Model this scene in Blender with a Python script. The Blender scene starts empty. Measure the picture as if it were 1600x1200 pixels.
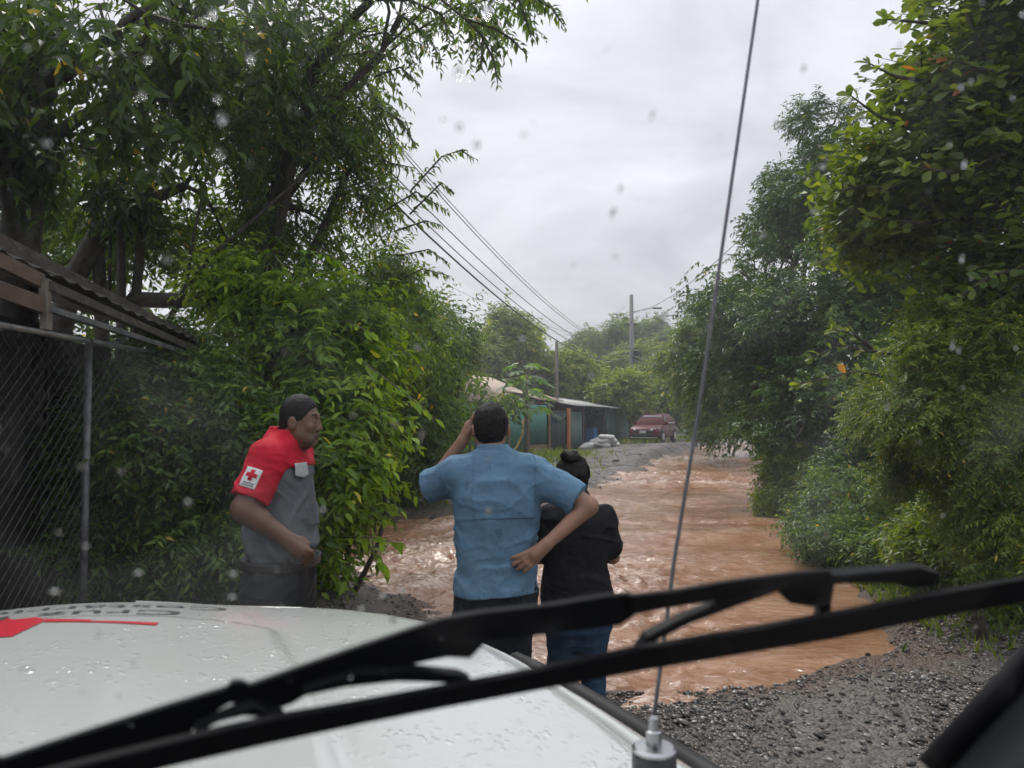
import bpy, bmesh, math, time
import numpy as np
from mathutils import Vector, Matrix
from mathutils.bvhtree import BVHTree

T0 = time.time()
rng = np.random.default_rng(11)
S = bpy.context.scene
COL = S.collection
R = math.radians

# ------------------------------------------------------------------ camera
FPX, HOR = 1202.0, 652.0
CAMZ = 1.75
PITCH = math.atan((HOR - 600) / FPX)
cam = bpy.data.cameras.new('camera')
cam.sensor_width = 36.0
cam.lens = 36.0 * FPX / 1600.0
cam.clip_start = 0.02
cam.clip_end = 1500
cam.dof.use_dof = True
cam.dof.focus_distance = 6.0
cam.dof.aperture_fstop = 7.0
camo = bpy.data.objects.new('camera', cam)
camo.location = (0, 0, CAMZ)
camo.rotation_euler = (R(90) + PITCH, 0, 0)
COL.objects.link(camo)
S.camera = camo

# ------------------------------------------------------------------ sky and sun
SUN_EL, SUN_AZ = R(52), R(-20)           # azimuth from +Y towards +X
w = bpy.data.worlds.new('World'); S.world = w; w.use_nodes = True
nt = w.node_tree; nt.nodes.clear()
def N(tree, t, **kw):
    n = tree.nodes.new(t)
    for k, v in kw.items():
        if k in n.inputs: n.inputs[k].default_value = v
        else: setattr(n, k, v)
    return n
out = N(nt, 'ShaderNodeOutputWorld')
sky = N(nt, 'ShaderNodeTexSky'); sky.sky_type = 'NISHITA'; sky.sun_disc = False
sky.sun_elevation = SUN_EL; sky.sun_rotation = SUN_AZ; sky.dust_density = 4; sky.air_density = 1.5
bg1 = N(nt, 'ShaderNodeBackground'); bg1.inputs['Strength'].default_value = 0.10
nt.links.new(sky.outputs[0], bg1.inputs['Color'])
tc = N(nt, 'ShaderNodeTexCoord')
sep = N(nt, 'ShaderNodeSeparateXYZ'); nt.links.new(tc.outputs['Generated'], sep.inputs[0])
def M(tree, op, a, b=None, clamp=False):
    n = tree.nodes.new('ShaderNodeMath'); n.operation = op; n.use_clamp = clamp
    for i, v in enumerate((a, b)):
        if v is None: continue
        if isinstance(v, (int, float)): n.inputs[i].default_value = v
        else: tree.links.new(v, n.inputs[i])
    return n.outputs[0]
zc = M(nt, 'MAXIMUM', sep.outputs['Z'], 0.0)
cie = M(nt, 'MULTIPLY_ADD', zc, 0.55); nt.nodes[-1].inputs[2].default_value = 0.46   # overcast: zenith brighter than horizon
den = M(nt, 'ADD', zc, 0.35)
cmb = N(nt, 'ShaderNodeCombineXYZ')
nt.links.new(M(nt, 'DIVIDE', sep.outputs['X'], den), cmb.inputs[0])
nt.links.new(M(nt, 'DIVIDE', sep.outputs['Y'], den), cmb.inputs[1])
cn = N(nt, 'ShaderNodeTexNoise'); cn.inputs['Scale'].default_value = 1.9; cn.inputs['Detail'].default_value = 5
cn.inputs['Roughness'].default_value = 0.55; cn.inputs['Distortion'].default_value = 0.5
nt.links.new(cmb.outputs[0], cn.inputs['Vector'])
cr = N(nt, 'ShaderNodeMapRange'); nt.links.new(cn.outputs['Fac'], cr.inputs['Value'])
for k, v in zip(('From Min', 'From Max', 'To Min', 'To Max'), (0.34, 0.66, 0.72, 1.18)): cr.inputs[k].default_value = v
bright = M(nt, 'MULTIPLY', cie, cr.outputs[0])
ccol = N(nt, 'ShaderNodeMix'); ccol.data_type = 'RGBA'
ccol.inputs['A'].default_value = (0.86, 0.89, 1.0, 1); ccol.inputs['B'].default_value = (0.97, 0.97, 1.0, 1)
nt.links.new(cn.outputs['Fac'], ccol.inputs['Factor'])
bg2 = N(nt, 'ShaderNodeBackground')
nt.links.new(ccol.outputs['Result'], bg2.inputs['Color'])
nt.links.new(M(nt, 'MULTIPLY', bright, 1.02), bg2.inputs['Strength'])
mixw = N(nt, 'ShaderNodeMixShader'); mixw.inputs[0].default_value = 0.93
nt.links.new(bg1.outputs[0], mixw.inputs[1]); nt.links.new(bg2.outputs[0], mixw.inputs[2])
nt.links.new(mixw.outputs[0], out.inputs['Surface'])

sl = bpy.data.lights.new('sun', 'SUN'); sl.energy = 1.5; sl.angle = R(14); sl.color = (1.0, 0.96, 0.90)
so = bpy.data.objects.new('sun', sl); COL.objects.link(so)
sd = Vector((math.sin(SUN_AZ) * math.cos(SUN_EL), math.cos(SUN_AZ) * math.cos(SUN_EL), math.sin(SUN_EL)))
so.rotation_euler = sd.to_track_quat('Z', 'Y').to_euler()

S.view_settings.view_transform = 'Standard'; S.view_settings.look = 'None'
S.view_settings.exposure = 0.55; S.view_settings.gamma = 1.0; S.view_settings.use_curve_mapping = False
S.render.engine = 'CYCLES'
cy = S.cycles
cy.max_bounces = 5; cy.diffuse_bounces = 2; cy.glossy_bounces = 3; cy.transmission_bounces = 4
cy.transparent_max_bounces = 12; cy.volume_bounces = 0
cy.use_adaptive_sampling = True; cy.adaptive_threshold = 0.03
cy.use_denoising = True; cy.denoiser = 'OPENIMAGEDENOISE'
cy.caustics_reflective = False; cy.caustics_refractive = False; cy.sample_clamp_indirect = 4.0

# ------------------------------------------------------------------ helpers
cp, sp_ = math.cos(PITCH), math.sin(PITCH)
def ray(px, py):
    u, v = (px - 800) / FPX, (600 - py) / FPX
    return np.array([u, cp - v * sp_, sp_ + v * cp])
C0 = np.array([0, 0, CAMZ])
def at(px, py, Y):
    d = ray(px, py); return C0 + d * (Y / d[1])
def gnd(px, py, z=0.0):
    d = ray(px, py); return C0 + d * ((z - CAMZ) / d[2])

def _hash(ix, iy, iz, seed):
    h = (ix.astype(np.uint32) * np.uint32(374761393) + iy.astype(np.uint32) * np.uint32(668265263) +
         iz.astype(np.uint32) * np.uint32(2147483647) + np.uint32((seed * 974711) & 0xffffffff))
    h = (h ^ (h >> np.uint32(13))) * np.uint32(1274126177)
    h = h ^ (h >> np.uint32(16))
    return (h & np.uint32(0xffff)).astype(np.float32) / 32767.5 - 1.0
def vnoise(x, y, z=0.0, seed=0):
    x, y, z = np.broadcast_arrays(np.asarray(x, np.float32), np.asarray(y, np.float32), np.asarray(z, np.float32))
    fx, fy, fz = np.floor(x), np.floor(y), np.floor(z)
    ix, iy, iz = fx.astype(np.int64), fy.astype(np.int64), fz.astype(np.int64)
    tx, ty, tz = x - fx, y - fy, z - fz
    tx, ty, tz = [t * t * t * (t * (t * 6 - 15) + 10) for t in (tx, ty, tz)]
    r = 0
    for dx in (0, 1):
        wx = tx if dx else 1 - tx
        for dy in (0, 1):
            wy = ty if dy else 1 - ty
            for dz in (0, 1):
                wz = tz if dz else 1 - tz
                r = r + _hash(ix + dx, iy + dy, iz + dz, seed) * wx * wy * wz
    return r
def fbm(x, y, z=0.0, seed=0, o=4, g=0.5):
    r, a, f = 0, 1.0, 1.0
    for i in range(o):
        r = r + a * vnoise(x * f, y * f, z * f if not np.isscalar(z) else z * f, seed + i); a *= g; f *= 2.03
    return r

def link(o, parent=None):
    COL.objects.link(o)
    if parent is not None: o.parent = parent
    return o
def tag(o, label=None, cat=None, group=None, kind=None):
    for k, v in (('label', label), ('category', cat), ('group', group), ('kind', kind)):
        if v: o[k] = v
    return o
def empty(name, loc=(0, 0, 0), rz=0.0):
    o = bpy.data.objects.new(name, None); o.location = [float(c) for c in loc]; o.rotation_euler = (0, 0, rz)
    o.empty_display_size = 0.2
    return link(o)
def npmesh(name, V, F, smooth=False, var=None, attr='var'):
    V = np.asarray(V, np.float32); F = np.asarray(F, np.int32)
    me = bpy.data.meshes.new(name); k = F.shape[1]
    me.vertices.add(len(V)); me.vertices.foreach_set('co', V.ravel())
    me.loops.add(F.size); me.loops.foreach_set('vertex_index', F.ravel())
    me.polygons.add(len(F)); me.polygons.foreach_set('loop_start', np.arange(0, F.size, k, dtype=np.int32))
    if smooth: me.polygons.foreach_set('use_smooth', np.ones(len(F), bool))
    if var is not None:
        a = me.attributes.new(attr, 'FLOAT', 'POINT'); a.data.foreach_set('value', np.asarray(var, np.float32))
    me.update(calc_edges=True)
    return me
def obj(name, me, mat=None, parent=None, loc=None):
    o = bpy.data.objects.new(name, me)
    if mat is not None and not me.materials: me.materials.append(mat)
    if loc is not None: o.location = [float(c) for c in loc]
    return link(o, parent)

class MB:
    """collects shapes; build() makes one mesh object"""
    def __init__(s): s.v = []; s.f = []; s.n = 0
    def add(s, V, F):
        b = s.n; s.v += [tuple(map(float, p)) for p in V]; s.n += len(V)
        s.f += [tuple(int(i) + b for i in f) for f in F]
    def box(s, lo, hi, Mx=None, bev=0):
        (a, b, c), (d, e, f) = lo, hi
        V = [(a,b,c),(d,b,c),(d,e,c),(a,e,c),(a,b,f),(d,b,f),(d,e,f),(a,e,f)]
        if Mx is not None: V = [Mx @ Vector(p) for p in V]
        s.add(V, [(0,3,2,1),(4,5,6,7),(0,1,5,4),(1,2,6,5),(2,3,7,6),(3,0,4,7)])
        return s
    def tube(s, pts, rad, n=8, cap=True):
        pts = [np.array(p, float) for p in pts]
        if np.isscalar(rad): rad = [rad] * len(pts)
        V, F = [], []; a = None
        for i, p in enumerate(pts):
            t = pts[min(i + 1, len(pts) - 1)] - pts[max(i - 1, 0)]; t = t / (np.linalg.norm(t) + 1e-9)
            if a is None:
                a = np.cross(t, np.array([0.31, 0.17, 0.93]))
                if np.linalg.norm(a) < 0.05: a = np.cross(t, np.array([1.0, 0, 0]))
            a = a - t * (a @ t); a = a / (np.linalg.norm(a) + 1e-9); b = np.cross(t, a)
            for k in range(n):
                th = 2 * math.pi * k / n
                V.append(p + rad[i] * (math.cos(th) * a + math.sin(th) * b))
        for i in range(len(pts) - 1):
            for k in range(n):
                F.append((i*n+k, i*n+(k+1) % n, (i+1)*n+(k+1) % n, (i+1)*n+k))
        if cap:
            F.append(tuple(range(n))[::-1]); F.append(tuple((len(pts)-1)*n+k for k in range(n)))
        s.add(V, F); return s
    def lathe(s, prof, n=16, c=(0, 0, 0)):
        V, F = [], []
        for r, z in prof:
            for k in range(n):
                th = 2*math.pi*k/n; V.append((c[0]+r*math.cos(th), c[1]+r*math.sin(th), c[2]+z))
        for i in range(len(prof)-1):
            for k in range(n): F.append((i*n+k, i*n+(k+1) % n, (i+1)*n+(k+1) % n, (i+1)*n+k))
        F.append(tuple(range(n))[::-1]); F.append(tuple((len(prof)-1)*n+k for k in range(n)))
        s.add(V, F); return s
    def prism(s, poly, vec):
        """polygon (3d points) extruded by vec"""
        n = len(poly); P = [np.array(p, float) for p in poly]; Q = [p + np.array(vec, float) for p in P]
        F = [tuple(range(n))[::-1], tuple(range(n, 2*n))] + [(i, (i+1) % n, n+(i+1) % n, n+i) for i in range(n)]
        s.add(P + Q, F); return s
    def build(s, name, mat, parent=None, smooth=False, bevel=0, loc=None):
        me = bpy.data.meshes.new(name); me.from_pydata(s.v, [], s.f)
        bm = bmesh.new(); bm.from_mesh(me)
        bmesh.ops.recalc_face_normals(bm, faces=bm.faces)
        if bevel:
            bmesh.ops.bevel(bm, geom=[e for e in bm.edges if len(e.link_faces) == 2 and e.calc_face_angle(0) > 0.6], offset=bevel, segments=2, affect='EDGES', profile=0.6)
        bm.to_mesh(me); bm.free()
        if smooth:
            me.polygons.foreach_set('use_smooth', np.ones(len(me.polygons), bool))
        return obj(name, me, mat, parent, loc)

# ------------------------------------------------------------------ materials
def pbr(name, col, rough=0.6, spec=0.5, metal=0.0, var=0.15, scale=6.0, bump=0.0, bscale=40.0, coat=0.0, col2=None, coords='Object', trans=0.0):
    m = bpy.data.materials.new(name); m.use_nodes = True; t = m.node_tree
    b = t.nodes['Principled BSDF']
    b.inputs['Roughness'].default_value = rough; b.inputs['Specular IOR Level'].default_value = spec
    b.inputs['Metallic'].default_value = metal; b.inputs['Coat Weight'].default_value = coat
    b.inputs['Coat Roughness'].default_value = 0.08; b.inputs['Transmission Weight'].default_value = trans
    tcn = N(t, 'ShaderNodeTexCoord')
    nz = N(t, 'ShaderNodeTexNoise'); nz.inputs['Scale'].default_value = scale; nz.inputs['Detail'].default_value = 6
    nz.inputs['Roughness'].default_value = 0.6
    t.links.new(tcn.outputs[coords], nz.inputs['Vector'])
    rp = N(t, 'ShaderNodeValToRGB')
    c2 = col2 if col2 else tuple(min(1, c * (1 + var)) for c in col)
    c1 = col if col2 else tuple(c * (1 - var) for c in col)
    rp.color_ramp.elements[0].color = (*c1, 1); rp.color_ramp.elements[1].color = (*c2, 1)
    rp.color_ramp.elements[0].position = 0.32; rp.color_ramp.elements[1].position = 0.68
    t.links.new(nz.outputs['Fac'], rp.inputs['Fac']); t.links.new(rp.outputs['Color'], b.inputs['Base Color'])
    if bump:
        bz = N(t, 'ShaderNodeTexNoise'); bz.inputs['Scale'].default_value = bscale; bz.inputs['Detail'].default_value = 5
        t.links.new(tcn.outputs[coords], bz.inputs['Vector'])
        bp = N(t, 'ShaderNodeBump'); bp.inputs['Strength'].default_value = 1.0; bp.inputs['Distance'].default_value = bump
        t.links.new(bz.outputs['Fac'], bp.inputs['Height']); t.links.new(bp.outputs[0], b.inputs['Normal'])
    return m

def leafmat(name, dark, mid, bright, odd=None, trans=0.42, rough=0.36, objrand=False):
    m = bpy.data.materials.new(name); m.use_nodes = True; t = m.node_tree
    t.nodes.clear(); o = N(t, 'ShaderNodeOutputMaterial')
    if objrand:
        a = N(t, 'ShaderNodeObjectInfo'); src = a.outputs['Random']
    else:
        a = N(t, 'ShaderNodeAttribute'); a.attribute_name = 'var'; src = a.outputs['Fac']
    rp = N(t, 'ShaderNodeValToRGB'); e = rp.color_ramp.elements
    e[0].color = (*dark, 1); e[0].position = 0.1; e[1].color = (*bright, 1); e[1].position = 0.9
    x = e.new(0.5); x.color = (*mid, 1)
    if odd: y = e.new(0.992); y.color = (*odd, 1); e[-2].position = 0.975
    t.links.new(src, rp.inputs['Fac'])
    df = N(t, 'ShaderNodeBsdfDiffuse'); t.links.new(rp.outputs['Color'], df.inputs['Color'])
    gl_ = N(t, 'ShaderNodeBsdfGlossy'); gl_.inputs['Roughness'].default_value = rough; gl_.inputs['Color'].default_value = (1, 1, 1, 1)
    tr = N(t, 'ShaderNodeBsdfTranslucent')
    mc = N(t, 'ShaderNodeMix'); mc.data_type = 'RGBA'; mc.blend_type = 'MULTIPLY'; mc.inputs['Factor'].default_value = 1
    mc.inputs['B'].default_value = (2.1, 1.9, 0.55, 1)
    t.links.new(rp.outputs['Color'], mc.inputs['A']); t.links.new(mc.outputs['Result'], tr.inputs['Color'])
    mx = N(t, 'ShaderNodeMixShader'); mx.inputs[0].default_value = trans
    t.links.new(df.outputs[0], mx.inputs[1]); t.links.new(tr.outputs[0], mx.inputs[2])
    fr_ = N(t, 'ShaderNodeLayerWeight'); fr_.inputs['Blend'].default_value = 0.5
    fa = M(t, 'MULTIPLY_ADD', M(t, 'POWER', fr_.outputs['Facing'], 5.0), 0.25); t.nodes[-1].inputs[2].default_value = 0.022
    mx2 = N(t, 'ShaderNodeMixShader'); t.links.new(fa, mx2.inputs[0])
    t.links.new(mx.outputs[0], mx2.inputs[1]); t.links.new(gl_.outputs[0], mx2.inputs[2]); t.links.new(mx2.outputs[0], o.inputs['Surface'])
    return m

bark = pbr('bark', (0.035, 0.028, 0.022), 0.75, var=0.4, scale=9, bump=0.02, bscale=18, col2=(0.075, 0.062, 0.05))
bark_pale = pbr('pale_bark', (0.10, 0.085, 0.065), 0.75, scale=8, bump=0.015, bscale=20, col2=(0.17, 0.15, 0.12))
wood = pbr('weathered_wood', (0.20, 0.125, 0.075), 0.7, scale=7, bump=0.004, bscale=30, col2=(0.33, 0.21, 0.13))
steel = pbr('galvanised_steel', (0.32, 0.33, 0.34), 0.42, metal=0.6, scale=12, bump=0.001, bscale=60, col2=(0.5, 0.5, 0.5))
black_plastic = pbr('black_plastic', (0.006, 0.007, 0.009), 0.6, spec=0.22, scale=20)
rubber = pbr('black_rubber', (0.006, 0.006, 0.008), 0.7, spec=0.2, scale=20)
L_dark = leafmat('dark_leaf', (0.027, 0.057, 0.014), (0.067, 0.123, 0.023), (0.155, 0.234, 0.031), (0.485, 0.374, 0.053))
L_mid = leafmat('mid_leaf', (0.036, 0.074, 0.016), (0.088, 0.165, 0.029), (0.188, 0.281, 0.037), (0.552, 0.374, 0.067))
L_bright = leafmat('bright_leaf', (0.068, 0.136, 0.014), (0.167, 0.295, 0.022), (0.323, 0.454, 0.037), (0.600, 0.542, 0.061), trans=0.42)
L_mango = leafmat('mango_leaf', (0.024, 0.058, 0.016), (0.054, 0.118, 0.026), (0.135, 0.226, 0.040), (0.272, 0.326, 0.053), trans=0.25, rough=0.3)
L_almond = leafmat('almond_leaf', (0.054, 0.095, 0.018), (0.121, 0.183, 0.030), (0.221, 0.271, 0.041), (0.402, 0.145, 0.052), trans=0.45, rough=0.45)
L_fine = leafmat('fine_leaf', (0.051, 0.095, 0.014), (0.118, 0.183, 0.021), (0.214, 0.277, 0.030), (0.442, 0.365, 0.057), trans=0.4)
L_far = leafmat('far_leaf', (0.041, 0.077, 0.019), (0.090, 0.156, 0.030), (0.189, 0.260, 0.039), (0.314, 0.297, 0.058))
L_farlight = leafmat('far_light_leaf', (0.074, 0.119, 0.020), (0.156, 0.223, 0.032), (0.281, 0.334, 0.046), (0.428, 0.356, 0.058))
L_one_bright = leafmat('bright_single_leaf', (0.146, 0.278, 0.020), (0.235, 0.399, 0.027), (0.352, 0.494, 0.037), trans=0.42, objrand=True)
L_one_almond = leafmat('almond_single_leaf', (0.080, 0.145, 0.025), (0.141, 0.214, 0.034), (0.221, 0.284, 0.046), (0.402, 0.145, 0.052), trans=0.45, rough=0.45, objrand=True)

# ------------------------------------------------------------------ ground, gravel, water
wpx = [(570,880),(600,905),(640,935),(658,960),(690,1000),(760,1050),(860,1080),(960,1088),(1060,1078),(1150,1068),(1260,1055),
       (1340,1040),(1400,1012),(1432,986),(1345,922),(1291,879),(1263,858),(1249,815),(1192,809),(1181,767),(1196,715),(1212,703),(1420,694),
       (1420,683),(1190,690),(1140,690),(1100,698),(1060,707),(1020,722),(985,740),(950,755),(920,768),(800,790),(720,803),(600,815),(500,822),(60,826),
       (60,862),(480,872)]
WP = np.array([gnd(*p)[:2] for p in wpx])
def polydist(x, y, P=WP):
    """signed distance, negative inside"""
    shp = x.shape; x = x.ravel(); y = y.ravel()
    d = np.full(x.shape, 1e9); ins = np.zeros(x.shape, bool)
    for i in range(len(P)):
        a, b = P[i], P[(i+1) % len(P)]; e = b - a
        t = np.clip(((x-a[0])*e[0] + (y-a[1])*e[1]) / (e @ e), 0, 1)
        d = np.minimum(d, (x-a[0]-t*e[0])**2 + (y-a[1]-t*e[1])**2)
        c = ((a[1] <= y) & (b[1] > y)) | ((b[1] <= y) & (a[1] > y))
        with np.errstate(divide='ignore', invalid='ignore'):
            xi = a[0] + (y-a[1]) / (e[1] if e[1] != 0 else 1e-9) * e[0]
        ins ^= c & (x < xi)
    d = np.sqrt(d); return np.where(ins, -d, d).reshape(shp)
def sstep(a, b, x):
    t = np.clip((x-a)/(b-a), 0, 1); return t*t*(3-2*t)
def ground_h(x, y):
    x = np.asarray(x, float); y = np.asarray(y, float)
    d = polydist(x, y) + 0.10*fbm(x*1.7, y*1.7, 0, 3, 3)*sstep(25, 8, y)
    h = np.where(d < 0, -0.02 - 0.30*sstep(0, 0.7, -d), -0.02 + 0.07*sstep(0, 0.6, d) + 0.05*sstep(0.5, 3, d))
    o = sstep(0, 0.8, d)
    h = h + o*(0.035*fbm(x*1.3, y*1.3, 0, 9, 3) + 0.012*fbm(x*7, y*7, 0, 19, 3)*sstep(30, 6, y))
    h = h + o*0.20*np.exp(-(((x+1.75)/0.7)**2 + ((y-6.6)/1.3)**2))            # gravel bank by the bush
    h = h + o*0.06*np.exp(-(((x+1.3)/0.7)**2 + ((y-3.6)/0.9)**2))
    h = h + o*np.clip((x-3.9)*0.16, 0, 0.7)*sstep(3.5, 6, y)*sstep(60, 20, y)  # right verge rises
    h = h + 0.004*np.clip(y-60, 0, 200)
    return h
ys = np.concatenate([np.linspace(-40, 1.0, 14)[:-1], 1.0*np.exp(np.linspace(0, math.log(260), 420))])
xt = np.linspace(-1, 1, 380); xs = 9*xt + 150*np.sign(xt)*np.abs(xt)**7
GX, GY = np.meshgrid(xs, ys, indexing='ij')
GX = GX * (0.55 + 0.45*np.clip(GY, 4, 40)/12.0)
GZ = ground_h(GX, GY)
def gridmesh(name, X, Y, Z, **kw):
    n, m = X.shape; V = np.stack([X, Y, Z], -1).reshape(-1, 3)
    i = np.arange(n*m).reshape(n, m)
    F = np.stack([i[:-1, :-1], i[1:, :-1], i[1:, 1:], i[:-1, 1:]], -1).reshape(-1, 4)
    return npmesh(name, V, F, smooth=True, **kw)
# verge mask: soil and litter off the road, stone grit on it
roadL = np.interp(GY, [-40, 4, 8, 14, 24, 32, 48, 70, 260], [-2.6, -2.4, -2.6, -4.2, -3.0, -1.6, 6.5, 13, 60])
roadR = np.interp(GY, [-40, 4, 6, 9, 14, 20, 45, 70, 260], [6, 4.6, 4.4, 4.4, 5.2, 7.0, 17, 30, 100])
verge = np.clip(np.maximum(sstep(0.6, -0.4, GX-roadL + 0.5*fbm(GX, GY, 0, 31, 2)), sstep(-0.4, 0.6, GX-roadR + 0.5*fbm(GX, GY, 0, 33, 2))), 0, 1)
gme = gridmesh('ground', GX, GY, GZ, var=verge.ravel(), attr='verge')
mud = sstep(0.55, 0.02, polydist(GX, GY) + 0.25*fbm(GX*2.1, GY*2.1, 0, 91, 3)); amud = gme.attributes.new('mud', 'FLOAT', 'POINT'); amud.data.foreach_set('value', mud.ravel().astype(np.float32))
gm = bpy.data.materials.new('wet_gravel_and_soil'); gm.use_nodes = True; t = gm.node_tree; b = t.nodes['Principled BSDF']
tcn = N(t, 'ShaderNodeTexCoord')
vor = N(t, 'ShaderNodeTexVoronoi'); vor.inputs['Scale'].default_value = 42; t.links.new(tcn.outputs['Object'], vor.inputs['Vector'])
vo2 = N(t, 'ShaderNodeTexVoronoi'); vo2.inputs['Scale'].default_value = 15; t.links.new(tcn.outputs['Object'], vo2.inputs['Vector'])
nz = N(t, 'ShaderNodeTexNoise'); nz.inputs['Scale'].default_value = 0.8; nz.inputs['Detail'].default_value = 8; t.links.new(tcn.outputs['Object'], nz.inputs['Vector'])
r1 = N(t, 'ShaderNodeValToRGB'); e = r1.color_ramp.elements
e[0].color = (0.040, 0.035, 0.030, 1); e[1].color = (0.20, 0.175, 0.155, 1); e[0].position = 0.05; e[1].position = 0.95
bw = N(t, 'ShaderNodeSeparateColor'); t.links.new(vor.outputs['Color'], bw.inputs[0])
bw2 = N(t, 'ShaderNodeSeparateColor'); t.links.new(vo2.outputs['Color'], bw2.inputs[0])
mixv = M(t, 'MULTIPLY_ADD', bw.outputs[0], 0.55); t.nodes[-1].inputs[2].default_value = 0.0
mv = M(t, 'ADD', mixv, M(t, 'MULTIPLY', bw2.outputs[1], 0.25)); mv = M(t, 'ADD', mv, M(t, 'MULTIPLY', nz.outputs['Fac'], 0.35))
mv = M(t, 'SUBTRACT', mv, 0.08)
t.links.new(mv, r1.inputs['Fac'])
at_ = N(t, 'ShaderNodeAttribute'); at_.attribute_name = 'verge'
soil = N(t, 'ShaderNodeValToRGB'); soil.color_ramp.elements[0].color = (0.030, 0.024, 0.016, 1); soil.color_ramp.elements[1].color = (0.075, 0.065, 0.035, 1)
t.links.new(nz.outputs['Fac'], soil.inputs['Fac'])
mg = N(t, 'ShaderNodeMix'); mg.data_type = 'RGBA'; t.links.new(at_.outputs['Fac'], mg.inputs['Factor'])
t.links.new(r1.outputs['Color'], mg.inputs['A']); t.links.new(soil.outputs['Color'], mg.inputs['B'])
am = N(t, 'ShaderNodeAttribute'); am.attribute_name = 'mud'
mg2 = N(t, 'ShaderNodeMix'); mg2.data_type = 'RGBA'; t.links.new(M(t, 'MULTIPLY', am.outputs['Fac'], 0.75), mg2.inputs['Factor'])
t.links.new(mg.outputs['Result'], mg2.inputs['A']); mg2.inputs['B'].default_value = (0.105, 0.058, 0.036, 1)
t.links.new(mg2.outputs['Result'], b.inputs['Base Color'])
rr = N(t, 'ShaderNodeMapRange'); t.links.new(nz.outputs['Fac'], rr.inputs['Value'])
for k, v in zip(('From Min', 'From Max', 'To Min', 'To Max'), (0.38, 0.62, 0.12, 0.6)): rr.inputs[k].default_value = v
t.links.new(rr.outputs[0], b.inputs['Roughness'])
bp = N(t, 'ShaderNodeBump'); bp.inputs['Distance'].default_value = 0.022
hh = M(t, 'ADD', vor.outputs['Distance'], M(t, 'MULTIPLY', vo2.outputs['Distance'], 0.8))
t.links.new(M(t, 'MULTIPLY', hh, -1.0), bp.inputs['Height']); t.links.new(bp.outputs[0], b.inputs['Normal'])
tag(obj('ground', gme, gm), kind='structure')

# loose wet stones near the camera (nobody could count them)
ico = bmesh.new(); bmesh.ops.create_icosphere(ico, subdivisions=1, radius=1.0)
IV = np.array([v.co[:] for v in ico.verts]); IF = np.array([[v.index for v in f.verts] for f in ico.faces]); ico.free()
def scatter_stones(name, n, x0, x1, y0, y1, smin, smax, label, power=2.2):
    x = rng.uniform(x0, x1, n*3); y = y0 * (y1/y0)**rng.uniform(0, 1, n*3)
    d = polydist(x, y); keep = (d > -0.12) & (fbm(x*1.1, y*1.1, 0, 77, 2) + rng.uniform(-0.7, 0.9, len(x)) > -0.1)
    x, y = x[keep][:n], y[keep][:n]; n = len(x)
    z = ground_h(x, y)
    s = smin + (smax-smin)*rng.uniform(0, 1, n)**power
    A = rng.normal(size=(n, 3)); A /= np.linalg.norm(A, axis=1)[:, None]
    B = rng.normal(size=(n, 3)); B -= A*(A*B).sum(1)[:, None]; B /= np.linalg.norm(B, axis=1)[:, None]
    Cc = np.cross(A, B); sc = rng.uniform(0.5, 1.15, (n, 3)); sc[:, 2] *= 0.6
    T = IV[None] * (1 + rng.uniform(-0.38, 0.22, (n, len(IV), 1)))
    V = (T[:, :, :1]*A[:, None]*sc[:, None, :1] + T[:, :, 1:2]*B[:, None]*sc[:, None, 1:2] + T[:, :, 2:]*Cc[:, None]*sc[:, None, 2:])*s[:, None, None]
    V[:, :, 2] *= 0.6
    V += np.stack([x, y, z + 0.25*s], -1)[:, None]
    F = (IF[None] + (np.arange(n)*len(IV))[:, None, None]).reshape(-1, 3)
    var = np.repeat(rng.uniform(0, 1, n), len(IV))
    me = npmesh(name, V.reshape(-1, 3), F, var=var)
    return tag(obj(name, me, M_stone), label, 'gravel', kind='stuff')
M_stone = bpy.data.materials.new('wet_stone'); M_stone.use_nodes = True; t = M_stone.node_tree; b = t.nodes['Principled BSDF']
a = N(t, 'ShaderNodeAttribute'); a.attribute_name = 'var'
rp = N(t, 'ShaderNodeValToRGB'); e = rp.color_ramp.elements
e[0].color = (0.022, 0.020, 0.019, 1); e[1].color = (0.42, 0.39, 0.365, 1); x = e.new(0.45); x.color = (0.075, 0.066, 0.058, 1); x = e.new(0.70); x.color = (0.15, 0.122, 0.098, 1); x = e.new(0.88); x.color = (0.24, 0.22, 0.205, 1)
t.links.new(a.outputs['Fac'], rp.inputs['Fac']); t.links.new(rp.outputs['Color'], b.inputs['Base Color'])
b.inputs['Roughness'].default_value = 0.26; b.inputs['Specular IOR Level'].default_value = 0.6
scatter_stones('gravel', 22000, 0.4, 5.2, 2.2, 9.0, 0.004, 0.028, 'loose wet grey stones on the near right bank of the flood')
scatter_stones('gravel', 700, 0.6, 5.0, 2.6, 8.0, 0.018, 0.05, 'bigger loose stones strewn over the near right gravel', 3)
scatter_stones('gravel', 8000, -3.4, -0.3, 3.2, 9.5, 0.005, 0.030, 'dark gravel mound beside the bush left of the flood')
scatter_stones('gravel', 4500, -3.5, 9.0, 13.0, 34.0, 0.012, 0.05, 'grey grit on the far gravel road beyond the flood', 3)
big = rng.uniform(0, 1, (40, 4))
stone_meshes = []
for k in range(4):
    T = IV*(1 + rng.uniform(-0.22, 0.15, (len(IV), 1)))*np.array([1, 0.75, 0.5]); stone_meshes.append(npmesh('stone', T, IF))
    stone_meshes[-1].materials.append(pbr('stone_%d' % k, (0.11+0.03*k, 0.10+0.025*k, 0.09+0.022*k), 0.4, scale=4, var=0.3, bump=0.05, bscale=4))

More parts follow.
